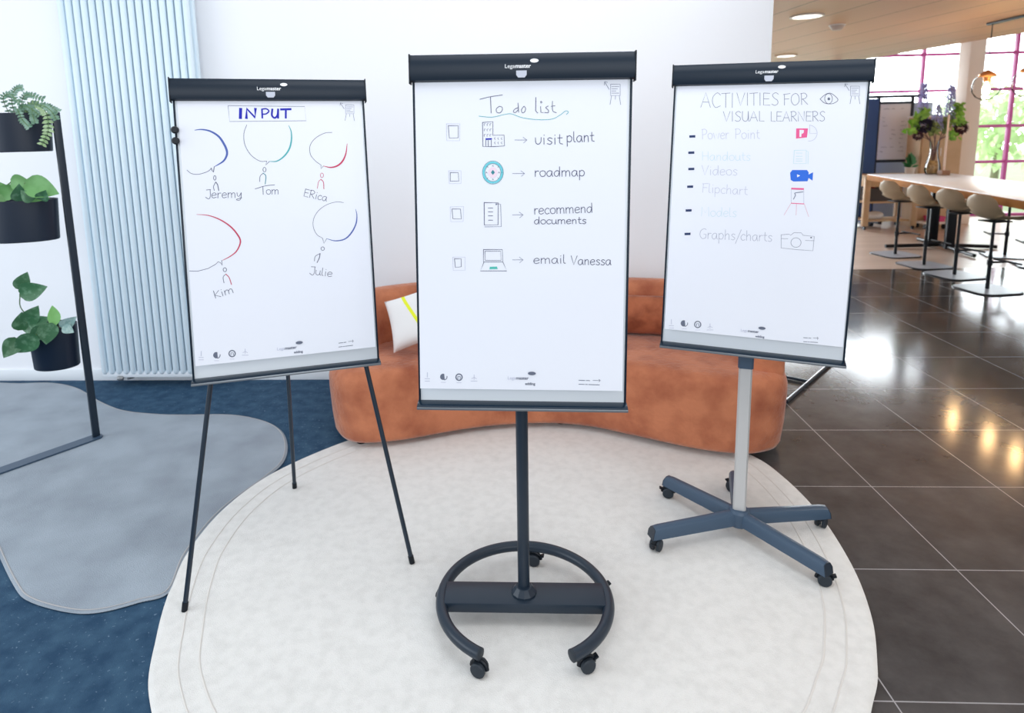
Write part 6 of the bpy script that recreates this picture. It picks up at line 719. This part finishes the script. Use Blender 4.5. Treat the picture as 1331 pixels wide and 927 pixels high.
c = copy_tree(w0); c.location = (5.97, 7.50, 0); c['label'] = 'white bar stool on the far side of the table, nearer one'

# ------------------------------------------------------------------ vase with flowers, candle on the table
TZ = .9315
vo = Vector((5.90, 9.42, TZ)); vase = thing('glass_vase', 'tall clear glass vase of flowers on the high table', 'vase', vo)
M['vase_glass'] = glass_mat('vase_glass', (.95, .945, .93), ior=1.25)
b = MB(); b.lathe([(.07, 0), (.085, .01), (.098, .06), (.09, .14), (.062, .24), (.05, .34), (.06, .46), (.064, .475), (.060, .475), (.056, .46), (.046, .34), (.058, .24), (.086, .14), (.093, .06), (.08, .02), (.01, .016)], vo, 28); b.build('glass_body', M['vase_glass'], vase, vo)
b = MB(); b.lathe([(.005, .019), (.078, .022), (.091, .06), (.084, .14), (.070, .19), (.005, .192)], vo, 24); b.build('water', mat('amber_stems_water', (.62, .42, .18), .2, noise=(25, (.34, .22, .10), .4, .6)), vase, vo)
M['delphinium'] = mat('lilac_petals', (.62, .62, .90), .7, noise=(12, (.50, .48, .82), .4, .6)); M['dahlia'] = mat('dark_petals', (.022, .016, .045), .7); M['dahlia_red'] = mat('maroon_petals', (.055, .012, .025), .7)
M['green_fresh'] = mat('fresh_green_leaf', (.30, .60, .10), .55, noise=(9, (.20, .44, .08), .4, .6)); M['green_olive'] = mat('olive_leaf', (.22, .30, .10), .6)
def petals(b, c, r, n, L_, W_, flat=.0):
    for i in range(n):
        z = 1 - 2 * (i + .5) / n; ph = i * 2.399963; d = Vector((math.sqrt(1 - z * z) * math.cos(ph), math.sqrt(1 - z * z) * math.sin(ph), z * (1 - flat)))
        leaf_mesh(b, Vector(c) + d * (r - L_ * .6), d, Vector((.3, .2, 1)) if abs(d.z) < .9 else Vector((1, 0, 0)), L_, W_, .3, .1, 0, 0, 3)
def stem_thing(name, label, cat, tip, bend, group=None):
    base = vo + Vector((random.uniform(-.02, .02), random.uniform(-.02, .02), .20)); root = thing(name, label, cat, base, 0, group)
    neck = vo + Vector((bend[0] * .05, random.uniform(-.02, .02), .45)); P = cr([base, neck, (neck + Vector(tip)) / 2 + Vector((bend[0] * .05, 0, .04)), Vector(tip)], 6)
    b = MB(); b.tube(P, .006, 6); b.build('stem', M['stem_brown'], root, base); return root, base, P
for tip, h, lab, bd in (((5.69, 9.42, 2.16), .62, 'tall lilac flower spike on the left of the vase', -1), ((6.06, 9.42, 2.13), .55, 'tall lilac flower spike on the right of the vase', 1), ((5.86, 9.36, 1.86), .34, 'short lilac flower spike in the middle of the bouquet', 0)):
    root, base, P = stem_thing('delphinium', lab, 'flower', tip, (bd, 0), 'lilac flower spikes in the glass vase'); b = MB(); n = int(h * 190)
    for i in range(n):
        t = i / n; q = Vector(tip) - Vector((bd * .06 * (1 - t) * -1 * .0, 0, h * (1 - t) - .02)); q.x += (P[-6].x - tip[0]) * (1 - t) * .8
        a = i * 2.4; r = .030 + .06 * (1 - t) ** .7; d = Vector((math.cos(a), math.sin(a), .25)); 
        if random.random() < .85: petals(b, q + d * r * .7, .030 - .012 * t, 6, .034, .032)
    b.build('blossoms', M['delphinium'], root, base, recalc=False)
for tip, r, mk, lab, bd in (((5.68, 9.34, 1.61), .105, 'dahlia', 'dark round bloom at the left of the bouquet', -1), ((5.60, 9.31, 1.47), .06, 'dahlia_red', 'small maroon bloom below the dark round one', -1), ((6.20, 9.38, 1.56), .085, 'dahlia_red', 'dark drooping bloom at the right of the bouquet', 1)):
    root, base, P = stem_thing('dahlia', lab, 'flower', tip, (bd, 0)); b = MB(); petals(b, tip, r, 70, r * .7, r * .5, .2); b.build('bloom', M[mk], root, base, recalc=False)
for cpts, mk, lab, bd in (([(5.56, 1.62), (5.62, 1.72), (5.70, 1.76), (5.52, 1.54), (5.60, 1.66), (5.66, 1.80)], 'green_fresh', 'leafy bright green branch at the left of the bouquet', -1), ([(6.10, 1.75), (6.16, 1.70), (6.12, 1.86), (6.20, 1.64), (6.08, 1.66), (6.15, 1.80)], 'green_fresh', 'leafy bright green branch at the upper right of the bouquet', 1),
        ([(5.80, 1.62), (5.90, 1.58), (5.96, 1.66), (5.84, 1.52), (6.0, 1.56), (5.76, 1.55)], 'green_olive', 'olive green foliage sprig in the middle of the bouquet', 0), ([(6.10, 1.47), (6.06, 1.50), (6.13, 1.44)], 'green_fresh', 'single green leaf sprig low on the right of the bouquet', 1)):
    root, base, P = stem_thing('foliage_branch', lab, 'foliage', (cpts[0][0], 9.40, cpts[0][1]), (bd, 0), None); b = MB()
    for (x, z_) in cpts:
        for k in range(22 if len(cpts) > 3 else 9):
            d = Vector((random.uniform(-1, 1), random.uniform(-1, .6), random.uniform(-.6, 1))); leaf_mesh(b, Vector((x + random.uniform(-.035, .035), 9.38 + random.uniform(-.08, .05), z_ + random.uniform(-.04, .04))), d, Vector((.2, -1, .6)), .062, .048, .2, .2, 0, 0, 4)
    b.build('leaves', M[mk], root, base, recalc=False)
co = Vector((5.93, 9.22, TZ)); cs = thing('candle_holder', 'block candle holder with one long pale candle beside the vase', 'candle holder', co)
b = MB(); b.box((co.x, co.y, TZ + .033), (.11, .11, .066), bevel=.006); b.build('holder_block', mat('walnut_block', (.30, .17, .11), .5), cs, co)
b = MB(); b.lathe([(.014, .066), (.0135, .80), (.006, .815), (.002, .83)], co, 14); b.build('candle', mat('candle_wax', (.78, .66, .60), .6), cs, co)

# ------------------------------------------------------------------ ceiling things: pendants on a rail, downlights, smoke detector
ro_ = Vector((5.47, 7.45, 2.75)); rail = tag(MB().box((5.47, 7.34, 2.737), (.05, 1.26, .026), bevel=.004).build('lamp_rail', M['black_plastic'], None, ro_), 'black ceiling rail that the glass pendant lamps hang from', 'rail')
M['copper'] = mat('copper', (.60, .27, .10), .35, metal=.7); M['bulb'] = mat('lit_bulb', (1, .8, .55), .5, emit=((1.0, .62, .28), 110))
for i, (x, y) in enumerate(((5.44, 7.86), (5.52, 7.36), (5.50, 6.92))):
    lo_ = Vector((x, y, 2.724)); root = thing('pendant_lamp', ['clear globe pendant lamp with copper cap over the table', 'second globe pendant lamp along the rail, beyond the picture edge', 'third globe pendant lamp along the rail, beyond the picture edge'][i], 'lamp', lo_, 0, 'globe pendant lamps')
    b = MB(); b.tube([(x, y, 2.726), (x, y, 2.20)], .005, 8); b.build('cord', M['black_plastic'], root, lo_)
    b = MB(); b.lathe([(.012, 2.22), (.03, 2.21), (.085, 2.17), (.085, 2.15), (.04, 2.14), (.03, 2.09), (.022, 2.085)], (x, y, 0), 20); b.build('lamp_cap', M['copper'], root, lo_)
    b = MB(); b.lathe([(.085, 2.16), (.125, 2.11), (.14, 2.05), (.135, 1.98), (.10, 1.92), (.05, 1.89), (.004, 1.882)], (x, y, 0), 24, cap=False); b.build('glass_shade', M['lamp_glass'], root, lo_)
    b = MB(); b.lathe([(.012, 2.085), (.016, 2.06), (.034, 2.02), (.034, 1.99), (.02, 1.965), (.003, 1.957)], (x, y, 0), 16); b.build('bulb', M['bulb'], root, lo_)
M['downlight'] = mat('downlight_diffuser', (1, 1, 1), .5, emit=((1.0, .93, .82), 3.0)); M['white_plastic'] = mat('white_plastic', (.78, .76, .73), .5)
for x, y, lab in ((3.05, 7.08, 'round recessed ceiling light nearest the white wall edge top'), (4.33, 10.72, 'round recessed ceiling light farther back above the right flipchart')):
    root = thing('ceiling_downlight', lab, 'ceiling light', (x, y, 2.75), 0, 'recessed ceiling lights')
    b = MB(); b.lathe([(.16, .0), (.165, -.012), (.14, -.016), (.135, -.006)], (x, y, 2.75), 28); b.build('trim_ring', M['white_plastic'], root, (x, y, 2.75))
    b = MB(); b.lathe([(.134, -.004), (.134, -.010), (.05, -.013), (.002, -.0135)], (x, y, 2.75), 28); b.build('diffuser', M['downlight'], root, (x, y, 2.75))
root = thing('smoke_detector', 'small round smoke detector on the plank ceiling', 'smoke detector', (3.67, 7.74, 2.75))
b = MB(); b.lathe([(.075, 0), (.075, -.02), (.06, -.045), (.045, -.06), (.002, -.062)], (3.67, 7.74, 2.75), 24); b.build('housing', mat('detector_plastic', (.50, .42, .37), .5), root, (3.67, 7.74, 2.75))
b = MB(); b.lathe([(.085, -.0005), (.085, -.01), (.07, -.012)], (3.67, 7.74, 2.75), 24); b.build('base_plate', M['white_plastic'], root, (3.67, 7.74, 2.75))

# ------------------------------------------------------------------ far end: partition, whiteboard, cart, cabinet, plant
M['felt'] = mat('navy_felt', (.055, .12, .33), .9); M['felt_grey'] = mat('grey_blue_felt', (.38, .46, .60), .9); M['frame_black'] = mat('black_frame', (.02, .03, .045), .5)
pr = thing('partition_screen', 'navy felt room divider standing behind the right flipchart edge', 'divider', (5.72, 11.0, 0))
b = MB(); b.box((5.72, 11.0, 1.06), (.46, .06, 2.0), bevel=.01); b.build('felt_panel', M['felt'], pr, (5.72, 11.0, 0))
for x in (5.56, 5.88):
    b = MB(); b.box((x, 11.0, .03), (.06, .40, .055), bevel=.006); b.build('foot', M['frame_black'], pr, (5.72, 11.0, 0))
wb = thing('mobile_whiteboard', 'grey whiteboard in a black frame with handwriting beside the navy divider', 'whiteboard', (6.35, 11.25, 0)); wo = (6.35, 11.25, 0)
b = MB(); b.box((6.36, 11.25, 1.52), (.50, .02, .92)); b.build('board', mat('board_grey', (.88, .89, .94), .5), wb, wo, smooth=False)
b = MB()
for x in (6.09, 6.63): b.box((x, 11.25, 1.06), (.045, .045, 2.06), bevel=.004)
for z_ in (1.04, 2.0): b.box((6.36, 11.25, z_), (.58, .045, .045), bevel=.004)
b.box((6.36, 11.25, 2.10), (.95, .05, .05), bevel=.004); b.build('frame', M['frame_black'], wb, wo)
b = MB()
for i in range(11):
    for k in range(3):
        x0_ = 6.15 + k * .15 + random.uniform(0, .03); z_ = 1.90 - i * .07
        if random.random() < .75: b.tube([(x0_ + t * .012, 11.2385, z_ + random.uniform(-.008, .008)) for t in range(random.randint(4, 9))], .0022, 4)
b.build('handwriting', M['ink_slate'], wb, wo)
b = MB(); b.box((6.12, 11.25, .03), (.06, .5, .05), bevel=.006); b.box((6.60, 11.25, .03), (.06, .5, .05), bevel=.006); b.build('foot', M['frame_black'], wb, wo)
bs = thing('acoustic_screen', 'grey blue acoustic screen behind the flower bouquet', 'divider', (6.85, 11.55, 0))
b = MB(); b.box((6.62, 11.55, 1.03), (1.05, .05, 1.95), bevel=.008); b.build('felt_panel', M['felt_grey'], bs, (6.85, 11.55, 0))
for x in (6.25, 7.0):
    b = MB(); b.box((x, 11.55, .028), (.06, .36, .055), bevel=.006); b.build('foot', M['frame_black'], bs, (6.85, 11.55, 0))
cb_ = thing('storage_cabinet', 'tan plywood cabinet behind the vase next to the column', 'cabinet', (6.735, 10.775, 0)); cbo = (6.735, 10.775, 0)
b = MB(); b.prism([(6.42, 10.60), (7.05, 10.60), (7.05, 10.95), (6.42, 10.95)], 0, 1.74); b.build('body', M['oak_pale'], cb_, cbo, smooth=False)
b = MB(); b.box((6.60, 10.59, .9), (.31, .016, 1.60), bevel=.003); dd = b.build('door', M['oak_pale'], cb_, cbo); b = MB(); b.box((6.73, 10.578, 1.2), (.014, .012, .12), bevel=.003); b.build('handle', M['white_plastic'], dd, cbo)
b = MB(); b.box((6.735, 10.775, 1.753), (.66, .38, .026), bevel=.003); b.build('top_board', M['white_plastic'], cb_, cbo)
# plywood cart on casters, with its load
ko = Vector((5.85, 10.62, 0)); cart = thing('plywood_cart', 'pale plywood trolley with two shelves behind the beige stools', 'trolley', ko)
for x, y in ((5.56, 10.42), (5.56, 10.86), (6.30, 10.42), (6.30, 10.86)):
    b = MB(); b.box((x, y, .46), (.085, .06, .80), bevel=.004); b.build('leg', M['oak_pale'], cart, ko)
    b = MB(); b.lathe([(.028, -.014), (.03, 0), (.028, .014)], (x, y, .03), 14, (1, 0, 0)); b.box((x, y, .06), (.03, .03, .02)); b.build('caster', M['black_plastic'], cart, ko)
b = MB()
for y in (10.42, 10.86): b.box((5.93, y, .76), (.66, .03, .16), bevel=.004)
for x in (5.56, 6.30): b.box((x, 10.64, .76), (.03, .38, .16), bevel=.004)
b.build('top_rail', M['oak_pale'], cart, ko)
for z_ in (.14, .43):
    b = MB(); b.box((5.93, 10.64, z_), (.66, .38, .03), bevel=.003); b.build('shelf', M['oak_pale'], cart, ko)
def bag(c, sx, sy, sz, seed):
    b = MB(); b.sphere(c, .5, 20, 14, (sx, sy, sz))
    for v in b.bm.verts:
        q = mnoise.noise(Vector(v.co) * 9 + Vector((seed, 0, 0))); v.co += (v.co - Vector(c)) * (q * .25); v.co.z = max(v.co.z, c[2] - sz * .42)
    return b
tag(bag((5.78, 10.58, .21), .26, .28, .13, 1).build('paper_bag', mat('white_bag', (.76, .80, .84), .6)), 'crumpled white bag on the lower shelf of the plywood trolley', 'bag')
bx_ = thing('storage_box', 'open dark box with red things on the upper trolley shelf', 'box', (5.80, 10.6, .446)); b = MB()
for (c_, s_) in (((5.80, 10.47, .555), (.36, .012, .20)), ((5.80, 10.73, .555), (.36, .012, .20)), ((5.626, 10.6, .555), (.012, .25, .20)), ((5.974, 10.6, .555), (.012, .25, .20)), ((5.80, 10.6, .453), (.34, .25, .012))): b.box(c_, s_)
b.build('box_wall', mat('dark_box', (.06, .05, .05), .6), bx_, (5.80, 10.6, .446))
b = MB(); b.sphere((5.72, 10.56, .60), .07, 14, 10); b.sphere((5.70, 10.62, .54), .06, 14, 10); o_ = b.build('red_contents', mat('red_thing', (.45, .02, .02), .5), bx_, (5.80, 10.6, .446))
b = MB(); b.box((6.62, 10.50, .10), (.40, .30, .03), bevel=.003); lowcart = thing('dolly', 'low white dolly with a pink box beside the trolley', 'dolly', (6.62, 10.5, 0)); b.build('platform', M['white_plastic'], lowcart, (6.62, 10.5, 0))
for x, y in ((6.48, 10.40), (6.76, 10.40), (6.48, 10.60), (6.76, 10.60)):
    b = MB(); b.lathe([(.034, -.012), (.036, 0), (.034, .012)], (x, y, .036), 14, (1, 0, 0)); b.box((x, y, .076), (.03, .03, .02)); b.build('caster', M['black_plastic'], lowcart, (6.62, 10.5, 0))
b = MB(); b.prism([(6.56, 10.41), (6.78, 10.41), (6.78, 10.57), (6.56, 10.57)], .116, .19); b.prism([(6.552, 10.402), (6.788, 10.402), (6.788, 10.578), (6.552, 10.578)], .165, .196)
tag(b.build('pink_box', mat('pink_card', (.65, .06, .25), .6), None, (6.67, 10.49, .116), smooth=False), 'bright pink lidded box lying on the low white dolly', 'box')
pp = thing('potted_plant', 'bushy green pot plant on the trolley in front of the whiteboard', 'plant', (6.32, 10.64, .86)); po = (6.32, 10.64, .86)
b = MB(); b.box((5.93, 10.64, .85), (.84, .52, .022), bevel=.003); b.build('top_board', M['oak_pale'], cart, ko)
b = MB(); b.lathe([(.06, .0015), (.075, .10), (.078, .105), (.07, .105), (.066, .08)], po, 20); b.build('pot', M['white_plastic'], pp, po)
b = MB()
for i in range(60):
    d = Vector((random.uniform(-1, 1), random.uniform(-1, 1), random.uniform(.2, 1.6))).normalized(); leaf_mesh(b, Vector(po) + Vector((0, 0, .09)) + Vector((d.x * .4, d.y * .4, d.z * 1.5)) * random.uniform(0, .12), Vector((d.x * .5, d.y * .5, d.z)), Vector((.3, -1, .3)), .09, .04, .2, .3, 0, 0, 4)
b.build('foliage', mat('plant_green', (.06, .26, .10), .5), pp, po, recalc=False)
# stand foot on the tiles behind the sofa
sf = thing('stand_foot', 'thin dark cross foot of a stand on the tiles behind the sofa', 'stand', (1.88, 4.03, 0)); sfo = (1.88, 4.03, 0)
b = MB(); b.tube([(2.20, 4.39, .012), (1.60, 3.70, .012)], .011, 10); b.build('long_bar', M['steel_dark'], sf, sfo)
b = MB(); b.tube([(1.72, 4.12, .012), (1.87, 4.01, .012)], .010, 10); b.build('cross_bar', M['steel_dark'], sf, sfo)

# ------------------------------------------------------------------ trees outside the glazing
M['tree_leaf'] = mat('tree_leaves', (.58, .74, .42), .6, noise=(1.5, (.66, .80, .50), .35, .65)); _nt = M['tree_leaf'].node_tree
_tl = _nt.nodes.new('ShaderNodeBsdfTranslucent'); _tl.inputs[0].default_value = (.80, .92, .62, 1); _ms = _nt.nodes.new('ShaderNodeMixShader'); _ms.inputs[0].default_value = .7
_nt.links.new(_nt.nodes['Principled BSDF'].outputs[0], _ms.inputs[1]); _nt.links.new(_tl.outputs[0], _ms.inputs[2]); _nt.links.new(_ms.outputs[0], _nt.nodes['Material Output'].inputs[0])
M['trunk'] = mat('bark', (.36, .30, .24), .9)
def tree(x, y, h, r, lab):
    root = thing('tree', lab, 'tree', (x, y, -.03), 0, 'trees outside the glazing')
    b = MB(); b.tube([(x, y, -.03), (x + .05, y, h * .35), (x, y + .05, h * .7)], [.11, .08, .04], 8); b.build('trunk', M['trunk'], root, (x, y, -.03)); b = MB()
    for i in range(900):
        d = Vector((random.gauss(0, 1), random.gauss(0, 1), random.gauss(0, 1))).normalized() * random.random() ** .4; p = Vector((x + d.x * r, y + d.y * r, h * .58 + d.z * h * .42))
        leaf_mesh(b, p, Vector((random.uniform(-1, 1), random.uniform(-1, 1), random.uniform(-1, .5))), Vector((.1, -.3, 1)), .34, .2, .2, .2, 0, 0, 2)
    b.build('crown', M['tree_leaf'], root, (x, y, -.03), recalc=False)
for a in ((9.4, 18, 2.3, 1.8, 'low bushy tree outside, left part of the glazing'), (13.6, 19, 2.9, 1.8, 'taller pale tree outside behind the column'), (17.6, 18, 2.4, 1.7, 'low bushy tree outside at the right picture edge')): tree(*a)
